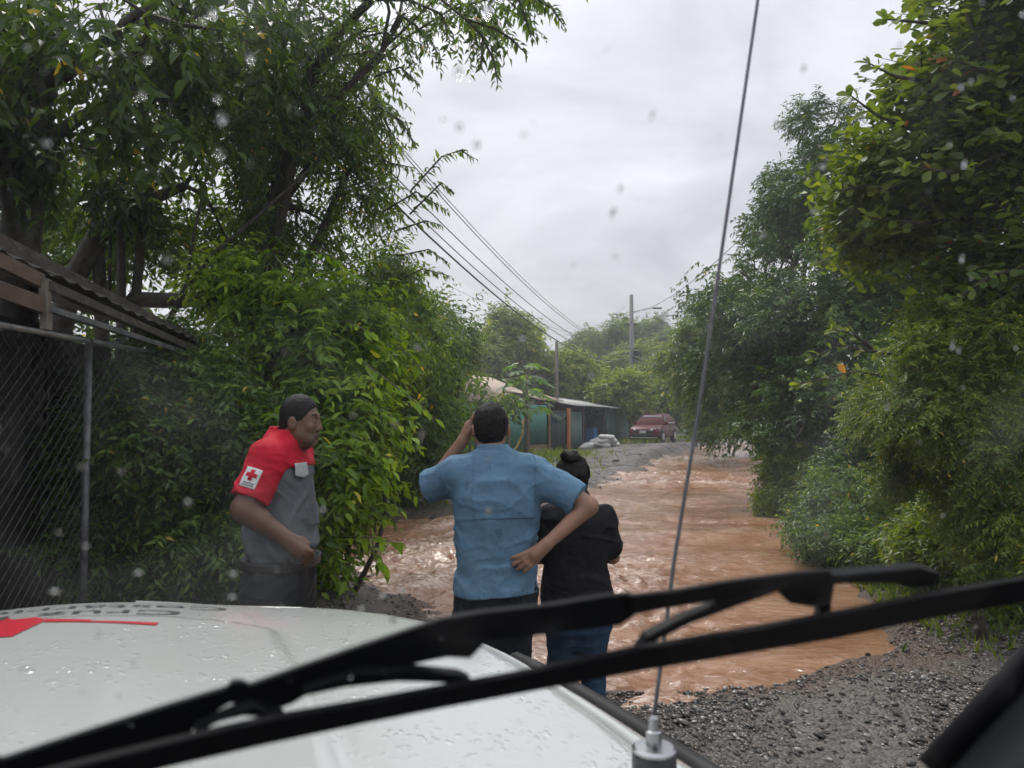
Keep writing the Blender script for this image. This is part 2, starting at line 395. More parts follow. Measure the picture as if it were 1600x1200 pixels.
# water
wy = 3.6*np.exp(np.linspace(0, math.log(95/3.6), 620)); wu = np.linspace(-1.0, 1.0, 430)
WX, WY = np.meshgrid(wu, wy, indexing='ij'); WX = WX*(WY*0.62+2.6) + WY*0.12 - 0.5
cx, cy_ = WX, WY
q = 0.55*fbm(cx*0.5, cy_*0.5, 0, 5, 2)
u_ = (cx*0.78 + cy_*0.62); v_ = (-cx*0.62 + cy_*0.78)         # u along the current
rid = lambda n: 1-2*np.abs(n)
fade = lambda L: sstep(L*260, L*60, WY)
turb = np.clip(0.50 + 1.1*fbm(cx*0.28, cy_*0.22, 0, 51, 2), 0.12, 1.0)
calm = np.clip(sstep(6.0, 9, WY) + sstep(1.6, -0.2, WX-0.9), 0.22, 1)     # slack water at the near right edge
WZ = 0.030*vnoise(cx*0.9+q, cy_*1.1+q, 0, 61) + turb*(0.026*rid(vnoise(u_*1.6+2*q, v_*3.2+q, 0, 62))*fade(0.5) + 0.017*rid(vnoise(u_*3.4-q, v_*5.5+2*q, 0.3, 63))*fade(0.28))
WZ = WZ + (0.25+turb)*(0.014*rid(vnoise(u_*6+3*q, v_*8, 0.7, 64))*fade(0.16) + 0.008*vnoise(u_*14, v_*17+3*q, 0.2, 65)*fade(0.09))
crest = np.clip(WZ*26 + 0.02, 0, 1)*calm
WZ = -0.05 + 2.3*WZ*calm*np.clip(0.35+WY/22, 0, 1.0)
wme = gridmesh('flood_water', WX, WY, WZ, var=(crest*np.clip(0.25+turb, 0, 1)).ravel(), attr='foam_glint')
wm = bpy.data.materials.new('muddy_water'); wm.use_nodes = True; t = wm.node_tree; b = t.nodes['Principled BSDF']
tcn = N(t, 'ShaderNodeTexCoord')
mp = N(t, 'ShaderNodeMapping'); mp.inputs['Rotation'].default_value = (0, 0, R(-38)); mp.inputs['Scale'].default_value = (0.7, 1.5, 1)
t.links.new(tcn.outputs['Object'], mp.inputs['Vector'])
n1 = N(t, 'ShaderNodeTexNoise'); n1.inputs['Scale'].default_value = 0.9; n1.inputs['Detail'].default_value = 7; n1.inputs['Distortion'].default_value = 1.2
t.links.new(mp.outputs[0], n1.inputs['Vector'])
rp = N(t, 'ShaderNodeValToRGB'); e = rp.color_ramp.elements
e[0].color = (0.250, 0.116, 0.058, 1); e[1].color = (0.410, 0.232, 0.142, 1); e[0].position = 0.35; e[1].position = 0.68
t.links.new(n1.outputs['Fac'], rp.inputs['Fac'])
n3 = N(t, 'ShaderNodeTexNoise'); n3.inputs['Scale'].default_value = 9; n3.inputs['Detail'].default_value = 8; n3.inputs['Distortion'].default_value = 1.5
t.links.new(mp.outputs[0], n3.inputs['Vector'])
af = N(t, 'ShaderNodeAttribute'); af.attribute_name = 'foam_glint'
ff = N(t, 'ShaderNodeMapRange'); t.links.new(n3.outputs['Fac'], ff.inputs['Value'])
for k, v in zip(('From Min', 'From Max', 'To Min', 'To Max'), (0.44, 0.60, 0.0, 1.0)): ff.inputs[k].default_value = v
fo = M(t, 'MULTIPLY', M(t, 'MULTIPLY', af.outputs['Fac'], ff.outputs[0]), 0.85, True)
mg = N(t, 'ShaderNodeMix'); mg.data_type = 'RGBA'; t.links.new(fo, mg.inputs['Factor'])
mg.inputs['B'].default_value = (0.70, 0.55, 0.46, 1); t.links.new(rp.outputs['Color'], mg.inputs['A'])  # pale crests: foam, with bright sky highlights painted in too
t.links.new(mg.outputs['Result'], b.inputs['Base Color'])
b.inputs['Roughness'].default_value = 0.07; b.inputs['IOR'].default_value = 1.45
n2 = N(t, 'ShaderNodeTexNoise'); n2.inputs['Scale'].default_value = 7; n2.inputs['Detail'].default_value = 6; n2.inputs['Distortion'].default_value = 0.7
t.links.new(mp.outputs[0], n2.inputs['Vector'])
bp = N(t, 'ShaderNodeBump'); bp.inputs['Distance'].default_value = 0.05; bp.inputs['Strength'].default_value = 0.8
t.links.new(n2.outputs['Fac'], bp.inputs['Height']); t.links.new(bp.outputs[0], b.inputs['Normal'])
tag(obj('flood_water', wme, wm), kind='structure')

# ------------------------------------------------------------------ foliage
def norm(a): return a / (np.linalg.norm(a, axis=-1, keepdims=True) + 1e-9)
TPL = {   # side, along, up ; triangles
 'lance': (np.array([(0,0,0),(-.5,.36,.10),(.5,.36,.10),(0,.45,-.02),(0,1,-.16)]), np.array([(0,2,3),(0,3,1),(3,2,4),(1,3,4)])),
 'ovate': (np.array([(0,0,0),(-.46,.22,.08),(.46,.22,.08),(0,.40,-.02),(-.42,.55,.06),(.42,.55,.06),(0,1,-.18)]),
           np.array([(0,2,3),(0,3,1),(1,3,4),(3,2,5),(4,3,6),(3,5,6)])),
 'obov': (np.array([(0,0,0),(-.30,.35,.05),(.30,.35,.05),(0,.5,-.02),(-.5,.72,.06),(.5,.72,.06),(-.27,.96,0),(.27,.96,0)]),
          np.array([(0,2,3),(0,3,1),(1,3,4),(3,2,5),(4,3,6),(3,5,7),(3,7,6)])),
}
def leaf_arrays(pos, axis, nrm, length, width, tpl, var):
    T, F = TPL[tpl]; n = len(pos)
    axis = norm(axis); side = norm(np.cross(axis, nrm)); up = np.cross(side, axis)
    V = pos[:, None] + T[None, :, 0:1]*side[:, None]*width[:, None, None] + T[None, :, 1:2]*axis[:, None]*length[:, None, None] + T[None, :, 2:3]*up[:, None]*length[:, None, None]
    Fa = (F[None] + (np.arange(n)*len(T))[:, None, None]).reshape(-1, 3)
    return V.reshape(-1, 3), Fa, np.repeat(var, len(T))
def lobe(px, py, Y, rx, rz, ry):
    c = at(px, py, Y); return (c, np.array([rx*Y/FPX, ry, rz*Y/FPX]))
TWIGPTS = {}
def crown_mesh(name, lobes, n, tlen, per, ll, lw, tpl='lance', droop=0.35, shell=0.30, gap=0.15, gfreq=1.6, up=0.7, seed=1, vb=0.5, vs=0.28, extra=None, stems=0.0, clumps=9):
    r = np.random.default_rng(seed)
    Cn = np.array([l[0] for l in lobes]); Rd = np.array([l[1] for l in lobes])
    wgt = (Rd[:, 0]*Rd[:, 2] + Rd[:, 0]*Rd[:, 1] + Rd[:, 1]*Rd[:, 2]); wgt /= wgt.sum()
    m = clumps*len(lobes)
    cl = np.r_[np.arange(len(lobes)), r.choice(len(lobes), m, p=wgt)]; m = len(cl)
    cd = norm(r.normal(size=(m, 3))); cc = Cn[cl] + cd*Rd[cl]*r.uniform(0.25, 1.0, (m, 1))**0.6*0.92
    cs = r.uniform(0.22, 0.46, (m, 1))*Rd[cl]
    cvar = r.normal(size=m)*0.5
    cw = (cs[:, 0]*cs[:, 2])**0.8; cw /= cw.sum()
    ci = r.choice(m, n*2, p=cw)
    d = norm(r.normal(size=(n*2, 3)) + 0.35*cd[ci])
    rr = shell + (1-shell)*r.uniform(0, 1, (n*2, 1))**0.7
    p = cc[ci] + d*cs[ci]*rr*(1 + 0.25*r.normal(size=(n*2, 1)))
    d = norm(d*0.8 + 0.5*cd[ci])
    k = (vnoise(*(p*gfreq).T, seed+9) + 0.5*vnoise(*(p*gfreq*2.3).T, seed+10)) > -1 + 2*gap - 0.35
    k &= p[:, 2] > ground_h(p[:, 0], p[:, 1]) + 0.03
    p, d, ci = p[k][:n], d[k][:n], ci[k][:n]; n = len(p)
    tw = norm(d*np.array([1, 1, .6]) + r.normal(size=(n, 3))*0.45 + np.array([0, 0, -droop]))
    L = tlen*r.uniform(0.55, 1.25, n)
    f = np.linspace(0.12, 1.0, per)
    Pt = p[:, None] + tw[:, None]*(L[:, None]*f[None])[..., None]
    Pt[..., 2] -= droop*0.45*(L[:, None]*f[None]**2)
    ref = norm(np.cross(tw, np.array([0, 0, 1.0]) + 0.2*r.normal(size=(n, 3))))
    sg = np.where(np.arange(per) % 2 == 0, 1, -1)[None, :, None]
    ax = norm(tw[:, None]*0.55 + ref[:, None]*sg*0.9 + r.normal(size=(n, per, 3))*0.28 + np.array([0, 0, -droop*0.9]))
    nm = norm(np.array([0, 0, up]) + r.normal(size=(n, per, 3))*0.45 + 0.25*d[:, None])
    le = ll*r.uniform(0.6, 1.2, (n, per)); wi = le*lw/ll*r.uniform(0.8, 1.15, (n, per))
    var = vb + vs*(0.6*vnoise(*(p*1.1).T, seed+21)[:, None] + 0.7*cvar[ci][:, None] + 0.9*r.normal(size=(n, 1))*0.5 + r.normal(size=(n, per))*0.5)
    var = np.clip(var, 0.02, 0.97); odd = r.uniform(0, 1, (n, per)) > 0.992; var[odd] = 1.0
    A = [Pt.reshape(-1, 3), ax.reshape(-1, 3), nm.reshape(-1, 3), le.ravel(), wi.ravel(), var.ravel()]
    if extra is not None: A = [np.concatenate([a, b]) for a, b in zip(A, extra)]
    V, F, vr = leaf_arrays(*A[:5], tpl, A[5])
    if stems:
        q = p - tw*L[:, None]*0.6; e_ = Pt[:, -1]; m_ = Pt[:, per//2]
        sv, sf = [], []
        a1 = norm(np.cross(tw, [0.3, 0.2, 0.9])); a2 = np.cross(tw, a1)
        P3 = np.stack([q, m_, e_], 1); rd = np.array([1.3, 0.8, 0.3])*stems
        ang = np.array([0, 2.1, 4.2])
        ring = P3[:, :, None] + rd[None, :, None, None]*(np.cos(ang)[None, None, :, None]*a1[:, None, None] + np.sin(ang)[None, None, :, None]*a2[:, None, None])
        sv = ring.reshape(-1, 3); base = len(V) + np.arange(n)*9
        loc = []
        for i in range(2):
            for j in range(3):
                a, b2, c2, d2 = i*3+j, i*3+(j+1) % 3, (i+1)*3+(j+1) % 3, (i+1)*3+j
                loc += [(a, b2, c2), (a, c2, d2)]
        sf = (np.array(loc)[None] + base[:, None, None]).reshape(-1, 3)
        V = np.concatenate([V, sv]); F = np.concatenate([F, sf]); vr = np.concatenate([vr, np.full(len(sv), 0.3)])
    return npmesh(name, V, F, var=vr)
def spray(paths, per, ll, lw, seed=5, droop=0.5, vb=0.4, Y=None):
    """leaves set in pairs along drooping shoots given as 3-d polylines"""
    r = np.random.default_rng(seed); A = [[], [], [], [], [], []]
    for P in paths:
        P = np.array(P); seg = np.linalg.norm(np.diff(P, axis=0), axis=1); cum = np.r_[0, np.cumsum(seg)]; n = max(3, int(cum[-1]*per))
        s = np.linspace(0.02, cum[-1], n)
        X = np.stack([np.interp(s, cum, P[:, k]) for k in range(3)], -1)
        tg = norm(np.gradient(X, axis=0)); sd_ = norm(np.cross(tg, [0, 0, 1.0]) + 0.5*np.cross(tg, [0, 1.0, 0]))
        for sgn in (1, -1):
            A[0].append(X + r.normal(size=X.shape)*0.006)
            A[1].append(tg*0.6 + sgn*sd_*0.8 + r.normal(size=X.shape)*0.25 + np.array([0, 0, -droop]))
            A[2].append(np.array([0, -0.5, 0.7]) + r.normal(size=X.shape)*0.35)
            le = ll*r.uniform(0.65, 1.15, n)*(1 - 0.35*np.abs(np.linspace(-1, 1, n))**3); A[3].append(le); A[4].append(le*lw/ll)
            A[5].append(np.clip(vb + 0.2*r.normal(size=n), 0.02, 0.9))
    return [np.concatenate(a) for a in A]
def bend(a, b, k=5, sag=0.08, seed=0, up=0.0):
    r = np.random.default_rng(seed); a, b = np.array(a, float), np.array(b, float); L = np.linalg.norm(b-a)
    o = r.normal(size=3)*sag*L; o2 = r.normal(size=3)*sag*0.5*L
    return [a + (b-a)*t + o*math.sin(math.pi*t) + o2*math.sin(2*math.pi*t) + np.array([0, 0, up*L*math.sin(math.pi*t)]) for t in np.linspace(0, 1, k)]
def tree(name, label, cat, base, lobes, crown_kw, leaf, trunks=None, tr=0.12, limbs=True, group=None, barkm=None, fork=0.35, extra_branches=()):
    base = np.array(base, float); base[2] = float(ground_h(base[0:1], base[1:2])[0]) if len(base) == 2 or True else base[2]
    root = empty(name, base); tag(root, label, cat, group)
    mb = MB(); seed = crown_kw.get('seed', 1)
    cen = np.mean([l[0] for l in lobes], axis=0)
    if trunks is None:
        top = base + (cen-base)*np.array([0.75, 0.75, 0.8]); pts = bend(base - np.array([0, 0, 0.15]), top, 6, 0.04, seed)
        trunks = [(pts, [tr*(1-0.55*i/5) for i in range(6)])]
    for pts, rad in trunks: mb.tube([np.array(p)-base for p in pts], rad, 9)
    if limbs:
        for i, (c, rd) in enumerate(lobes):
            pts, rad = min(trunks, key=lambda tk: min(np.linalg.norm(np.array(p)-c) for p in tk[0]))
            j = int(len(pts)*(0.45 + 0.5*((i*0.37) % 1))); j = min(max(j, 1), len(pts)-1)
            pb = bend(np.array(pts[j])-base, c-base, 6, 0.07, seed+i, 0.05)
            r0 = rad[j]*0.55; mb.tube(pb, [r0*(1-0.75*k/5) for k in range(6)], 6)
            rr = np.random.default_rng(seed*13+i)
            for k in range(4):
                dv = rr.normal(size=3); dv /= np.linalg.norm(dv)
                mb.tube(bend(pb[3+k % 2], c-base+dv*rd*0.85, 5, 0.08, seed+i*7+k), [r0*0.35*(1-0.16*q) for q in range(5)], 5)
    for pts, rad in extra_branches: mb.tube([np.array(p)-base for p in pts], rad, 6)
    mb.build('trunk', barkm or bark, root, smooth=True)
    me = crown_mesh('crown', lobes, **crown_kw)
    me.transform(Matrix.Translation(Vector(-base)))
    tag(obj('crown', me, leaf, root), kind='stuff')
    return root
def single_leaves(root, name, mat, tpl, places):
    """large leaves that can be picked apart: objects sharing one mesh"""
    T, F = TPL[tpl]
    # finer, curved single leaf
    k = 7; V = []; Q = []
    hw = {'ovate': [0, .30, .46, .47, .38, .20, 0.0], 'obov': [.03, .16, .30, .44, .5, .40, .12], 'lance': [0, .32, .5, .48, .36, .18, 0]}[tpl]
    for i in range(k):
        tt = i/(k-1); z = -0.16*tt*tt
        V += [(-hw[i], tt, z+0.12*hw[i]), (0, tt, z-0.02), (hw[i], tt, z+0.12*hw[i])]
    for i in range(k-1):
        a = i*3; Q += [(a, a+1, a+4, a+3), (a+1, a+2, a+5, a+4)]
    me = npmesh('leaf', V, Q, smooth=True); me.materials.append(mat)
    base = np.array(root.location)
    for (p, ax, nr, le, wi) in places:
        ax = norm(np.array(ax)); sd_ = norm(np.cross(ax, nr)); u = np.cross(sd_, ax)
        o = bpy.data.objects.new('leaf', me)
        Mx = Matrix((( *(sd_*wi),), (*(ax*le),), (*(u*le),))).transposed().to_4x4(); Mx.translation = Vector(np.array(p)-base)
        link(o, root); o.matrix_local = Mx

def LB(*a): return [lobe(*x) for x in a]
def PX(*a): return [at(*x) for x in a]
# --- left side, near
g0 = at(22, 700, 6.6)
t1 = tree('broadleaf_tree', 'tall dark tree with thick trunk behind the shed roof at left edge', 'tree', (g0[0], 6.6, 0),
     LB((50,30,6.3,150,100,1.0),(210,100,6.0,130,95,0.9),(300,20,6.4,130,90,1.0),(120,215,7.6,130,90,0.9),(-60,150,6.2,120,160,1.0)),
     dict(n=850, tlen=0.42, per=9, ll=0.15, lw=0.062, tpl='ovate', droop=0.55, gap=0.40, seed=101, vb=0.42, stems=0.004), L_dark,
     trunks=[(PX((15,760,6.6),(22,520,6.6),(30,380,6.6),(45,260,6.6),(62,140,6.6),(70,40,6.7)), [.20,.18,.165,.15,.14,.11])],
     extra_branches=[(PX((42,270,6.6),(0,250,6.4),(-60,200,6.2)), [.07,.06,.05]), (PX((60,150,6.6),(110,100,6.5),(190,120,6.4),(260,150,6.3)), [.07,.06,.045,.03]),
                     (PX((34,330,6.6),(70,215,7.0),(120,190,7.2)), [.06,.05,.04])])
g0 = at(170, 700, 8.6)
tree('slim_stemmed_tree', 'tree of several slim upright stems with yellow green leaves above the shed', 'tree', (g0[0], 8.6, 0),
     LB((110,310,9.6,140,80,1.0),(255,290,9.3,130,110,1.1),(330,180,9.0,110,100,1.0),(60,400,10.5,110,60,0.9),(250,430,9.8,150,60,0.9),(390,410,9.4,90,90,1.0),(20,480,10.5,120,60,.8)),
     dict(n=1450, tlen=0.45, per=9, ll=0.13, lw=0.052, tpl='ovate', droop=0.45, gap=0.38, seed=102, vb=0.5, stems=0.004), L_mid,
     trunks=[(PX((165,690,8.6),(158,480,8.6),(150,330,8.6),(160,200,8.7)), [.08,.075,.065,.05]), (PX((185,690,8.4),(190,480,8.4),(188,340,8.4),(196,230,8.4)), [.055,.05,.045,.03]),
             (PX((212,690,8.5),(212,470,8.5),(222,350,8.5),(240,260,8.6)), [.06,.055,.045,.03]), (PX((70,640,8.5),(108,450,8.5),(150,370,8.5),(215,320,8.6),(290,290,8.8)), [.13,.12,.105,.085,.05]),
             (PX((170,500,8.5),(172,380,8.5),(168,260,8.5)), [.02,.018,.015])],
     extra_branches=[(PX((205,468,8.5),(280,470,8.4),(345,466,8.4)), [.09,.085,.06]), (PX((255,520,7.2),(290,450,7.3),(330,400,7.4),(400,340,7.6),(500,250,7.8)), [.03,.026,.022,.018,.010]),
                     (PX((290,455,7.3),(300,380,7.4),(330,240,7.6)), [.018,.015,.008])])
g0 = at(415, 700, 8.2)
fr = [PX((585,120,7.6),(625,105,7.5),(652,128,7.4)), PX((590,165,7.6),(628,190,7.5),(650,228,7.4)), PX((560,60,7.2),(600,50,7.2),(640,62,7.1)), PX((640,300,8.6),(690,245,8.4),(720,235,8.3),(742,248,8.2)),
      PX((640,335,8.6),(690,285,8.5),(708,300,8.4)), PX((600,330,8.6),(650,300,8.6),(700,330,8.5)), PX((690,0,6.4),(728,30,6.4),(752,55,6.4),(772,95,6.4),(778,132,6.4)),
      PX((728,30,6.4),(775,45,6.4),(800,62,6.4),(820,82,6.4)), PX((790,-20,6.2),(840,0,6.2),(862,12,6.2),(882,42,6.2)), PX((805,-15,6.2),(818,20,6.2),(830,58,6.2)), PX((560,0,6.8),(640,0,6.6),(690,22,6.5),(700,50,6.5)),
      PX((620,20,6.8),(650,40,6.8),(662,62,6.8)), PX((520,90,7.4),(580,80,7.3),(620,92,7.2)), PX((620,400,9.5),(670,390,9.4),(700,410,9.3)), PX((600,450,9.5),(660,420,9.4),(705,432,9.3)), PX((560,230,8),(610,255,7.9),(645,262,7.8)),
      PX((755,60,6.4),(752,100,6.4),(745,105,6.4)), PX((620,360,9.2),(665,345,9.1),(690,352,9))]
tree('roadside_tree', 'tall airy roadside tree with drooping leaf sprays hanging over the road from the left', 'tree', (g0[0], 8.2, 0),
     LB((470,40,8.2,150,80,1.1),(545,140,8.6,75,70,0.9),(430,190,8.4,150,110,1.2),(560,255,8.8,70,75,0.9),(490,330,8.8,120,90,1.1),(585,370,9.6,70,80,1.0),(600,470,10.2,75,90,1.0),(350,90,8.8,110,100,1.1),(590,40,7.6,90,50,0.8),(680,-60,6.8,160,50,.9)),
     dict(n=2200, tlen=0.42, per=12, ll=0.105, lw=0.036, tpl='lance', droop=0.55, gap=0.44, gfreq=1.6, seed=103, vb=0.45, stems=0.003,
          extra=spray(fr, 26, 0.115, 0.042, 41)), L_mid,
     trunks=[(PX((412,760,8.2),(420,680,8.2),(432,600,8.2),(420,480,8.3),(430,330,8.4),(450,200,8.4),(470,60,8.4)), [.19,.17,.15,.125,.10,.08,.05])],
     extra_branches=[(PX((450,180,8.4),(520,60,7.6),(600,-20,7),(700,-30,6.6),(800,-30,6.3)), [.06,.05,.035,.025,.012])] + [(p, [.011]*(len(p)-1)+[.004]) for p in fr])
g0 = at(520, 700, 7.2)
sh = tree('broadleaf_shrub', 'bright yellow green broadleaf shrub behind the man in red and grey uniform', 'shrub', (g0[0], 7.2, 0),
     LB((455,425,7.6,85,55,0.5),(520,510,7.2,90,75,0.6),(590,610,6.9,65,60,0.5),(525,680,6.8,80,80,0.6),(470,560,7.4,80,90,0.5),(530,770,6.9,48,70,0.42),(500,850,6.9,50,40,0.4),(410,480,7.8,80,70,0.5),(580,690,7.0,42,50,.4),(550,850,6.7,34,22,.25)),
     dict(n=2300, tlen=0.40, per=8, ll=0.120, lw=0.048, tpl='ovate', droop=0.40, gap=0.36, gfreq=2.2, clumps=7, seed=104, vb=0.46, vs=0.42, stems=0.004), L_bright,
     trunks=[(bend((g0[0]+dx, 7.2+dy, 0), at(px, py, 7.2), 5, .06, i), [.03,.026,.022,.018,.012]) for i, (dx, dy, px, py) in enumerate([(0,0,500,480),(.1,.1,580,600),(-.15,.1,430,430),(.15,-.1,600,760),(0,-.15,540,650)])])
r = np.random.default_rng(5); pl = []
shoots = [PX((560,560,6.6),(600,590,6.5),(640,620,6.4),(680,655,6.3)), PX((560,620,6.5),(610,650,6.4),(650,690,6.3)), PX((540,500,6.7),(580,520,6.6),(620,570,6.5)), PX((540,650,6.4),(580,690,6.35),(612,735,6.3)),
          PX((470,390,7.1),(520,400,7.0),(545,425,6.9)), PX((520,840,6.5),(580,840,6.4),(625,850,6.3)), PX((540,700,6.4),(575,730,6.4),(605,760,6.3)), PX((430,400,7.1),(460,440,7),(500,480,6.9)), PX((550,820,6.5),(590,870,6.4),(600,890,6.4))]
for P in shoots:
    P = np.array(P); MB().tube(P-np.array(sh.location), [.006]*(len(P)-1)+[.002], 5).build('shoot', bark_pale, sh, smooth=True)
    for s_ in np.linspace(0, 1, 14):
        p = np.array([np.interp(s_*(len(P)-1), range(len(P)), P[:, k]) for k in range(3)]); tg = norm(P[-1]-P[0])
        sd_ = (1 if r.uniform() > .5 else -1)*norm(np.cross(tg, [0, 0.3, 1]))
        le = 0.135*r.uniform(.6, 1.15)
        pl.append((p, tg*0.6 + sd_*0.7 + r.normal(size=3)*.2 + np.array([0, 0, -.35]), norm(np.array([0, -.5, .8]) + r.normal(size=3)*.35), le, le*0.42))
single_leaves(sh, 'leaf', L_one_bright, 'ovate', pl)
for nm, lab, gx, gy, lo, kw in [
    ('hedge_shrub', 'dark fine leaved shrub growing through the chain link fence', 235, 5.6, LB((215,620,5.7,75,60,.35),(180,740,5.5,55,80,.3),(250,700,5.7,80,80,.4),(240,850,5.6,80,60,.35),(130,860,5.4,60,50,.3)), dict(n=2700, seed=105)),
    ('hedge_shrub', 'dark fine leaved shrub between the fence and the uniformed man', 335, 6.1, LB((320,620,6.0,80,70,.45),(350,720,6.0,80,90,.45),(330,830,6.0,80,80,.4),(400,830,6.2,60,80,.4),(400,680,6.4,60,80,.4),(290,540,6.5,60,40,.4)), dict(n=3000, seed=106))]:
    g0 = at(gx, 700, gy)
    tree(nm, lab, 'shrub', (g0[0], gy, 0), lo, dict(tlen=0.30, per=11, ll=0.075, lw=0.030, droop=0.45, gap=0.22, gfreq=2.4, vb=0.45, stems=0.003, **kw), L_mid, tr=0.04)
# --- left, middle distance
for nm, lab, gx, gy, lo, kw, lf in [
    ('thicket_tree', 'dark dense tree on the left bank beyond the flood', 640, 15, LB((630,500,15,55,70,.9),(655,600,15.5,60,80,1),(640,700,15,60,60,.9),(590,640,14,60,90,.9),(560,560,13,70,80,.9)), dict(n=3000, seed=107), L_mid),
    ('thicket_tree', 'dark tree with spiky top shoots left of the tan house', 700, 20, LB((668,530,20,44,50,1.2),(672,600,21,34,50,1.0),(664,660,19,36,45,.9),(700,530,23,36,38,1.1),(645,600,19,45,70,1.0)), dict(n=3200, seed=108,
        extra=spray([PX((700,500,20),(725,475,20),(757,456,20)), PX((690,500,20),(688,460,20)), PX((712,500,20),(715,462,20)), PX((730,520,22),(745,480,22),(750,462,22)), PX((660,500,19),(668,465,19),(690,455,19))], 9, .22, .07, 3)), L_mid)]:
    g0 = at(gx, 700, gy)
    tree(nm, lab, 'tree', (g0[0], gy, 0), lo, dict(tlen=0.6, per=11, ll=0.16, lw=0.055, droop=0.5, gap=0.26, gfreq=1.2, vb=0.42, **kw), lf, tr=0.16)
# --- right side
g0 = at(1270, 700, 15.5)
tree('mango_tree', 'huge dark dense tree leaning over the flood on the right', 'tree', (g0[0], 15.5, 0),
     LB((1275,215,21,58,55,1.6),(1225,315,20,55,55,1.5),(1200,400,18,75,75,1.5),(1155,480,17,55,65,1.4),(1290,330,18,90,100,1.6),(1235,510,15.5,110,100,1.5),(1340,470,14.5,110,120,1.5),(1180,590,16,85,75,1.3),(1290,610,13.5,95,75,1.2),(1245,670,13.5,60,38,.9),(1150,640,17,50,42,1.0),(1190,670,15,45,30,.8),(1400,380,15,100,120,1.5),(1360,600,13,80,80,1.2)),
     dict(n=10500, tlen=0.34, per=12, ll=0.125, lw=0.042, droop=0.32, gap=0.16, gfreq=1.3, seed=110, vb=0.42, vs=0.26, shell=.5), L_mango, tr=0.34)
g0 = at(1085, 690, 31)
tree('leafy_tree', 'mid green tree at the bend of the far road left of the dark tree', 'tree', (g0[0]+4.6, 31, 0),
     LB((1085,560,32,42,45,1.4),(1112,610,30,45,55,1.3),(1092,600,33,30,38,1.1),(1112,545,29,42,55,1.4),(1122,655,29,32,28,1.0)),
     dict(n=3600, tlen=0.7, per=10, ll=0.22, lw=0.075, droop=0.4, gap=0.24, gfreq=0.9, seed=111, vb=0.5), L_far, tr=0.2)
g0 = at(1640, 700, 6.3)
br = [PX((1600,60,6.2),(1500,40,6.0),(1440,35,5.9),(1385,30,5.8)), PX((1560,140,6.3),(1470,130,6.1),(1400,120,6.0),(1360,100,5.9)), PX((1520,200,6.4),(1440,210,6.3),(1370,180,6.2),(1330,150,6.1)),
      PX((1560,300,6.5),(1450,300,6.4),(1350,290,6.3),(1300,300,6.3)), PX((1560,330,6.4),(1440,350,6.3),(1360,340,6.3)), PX((1600,480,6.2),(1540,470,6.1),(1460,540,6.0),(1410,585,5.9)),
      PX((1600,0,6.2),(1540,10,6.1),(1500,-10,6)), PX((1570,240,6.0),(1490,270,5.9),(1420,260,5.9)), PX((1600,420,5.8),(1550,430,5.8),(1490,470,5.8)), PX((1590,120,5.8),(1540,110,5.8),(1480,90,5.8)),
      PX((1450,560,8.0),(1370,550,7.9),(1310,540,7.9),(1270,560,7.8)), PX((1400,590,8),(1340,580,7.9),(1250,600,7.9)), PX((1370,550,8),(1330,520,7.9),(1300,515,7.9))]
alm = tree('almond_tree', 'round leaved almond-like tree with a few red leaves at the right edge', 'tree', (g0[0], 6.3, 0),
     LB((1510,70,6.2,95,75,.6),(1570,200,6.2,90,100,.7),(1440,250,6.5,100,70,.6),(1370,310,6.8,60,50,.5),(1590,390,6.1,60,70,.6),(1490,350,6.6,90,50,.6),(1600,20,6,80,80,.7),(1590,300,7,110,90,.6),(1420,330,7.0,90,60,.5),(1500,190,6.6,110,70,.6),(1340,360,7.4,50,35,.4),(1585,470,6.3,90,60,.5),(1500,430,6.8,90,45,.5)),
     dict(n=2500, tlen=0.34, per=7, ll=0.115, lw=0.064, tpl='obov', droop=0.10, gap=0.36, gfreq=2.0, seed=112, vb=0.45, stems=0.005), L_almond,
     trunks=[(PX((1660,900,6.3),(1650,600,6.3),(1660,350,6.3),(1670,100,6.4)), [.16,.14,.12,.09])], extra_branches=[(p, [.022]+[.014]*(len(p)-2)+[.005]) for p in br])
pl = []
r = np.random.default_rng(8)
for P in br:
    P = np.array(P); L = np.linalg.norm(np.diff(P, axis=0), axis=1).sum(); tg = norm(P[-1]-P[0])
    nodes = np.r_[np.linspace(0.3, 0.9, 5), 1.0]
    for s_ in nodes:
        p = np.array([np.interp(s_*(len(P)-1), range(len(P)), P[:, k]) for k in range(3)]); m = 6 if s_ == 1 else 3
        for q in range(m):
            th = 2*math.pi*(q+r.uniform())/m; u1 = norm(np.cross(tg, [0, 0.2, 1.0])); u2 = np.cross(tg, u1)
            le = (0.12 if P[0][1] < 7 else .12)*r.uniform(.6, 1.15)
            pl.append((p, tg*0.75 + (u1*math.cos(th)+u2*math.sin(th))*0.8 + np.array([0, 0, .12]), norm(np.array([0, -.6, .7]) + r.normal(size=3)*.4), le, le*0.58))
single_leaves(alm, 'leaf', L_one_almond, 'obov', pl)
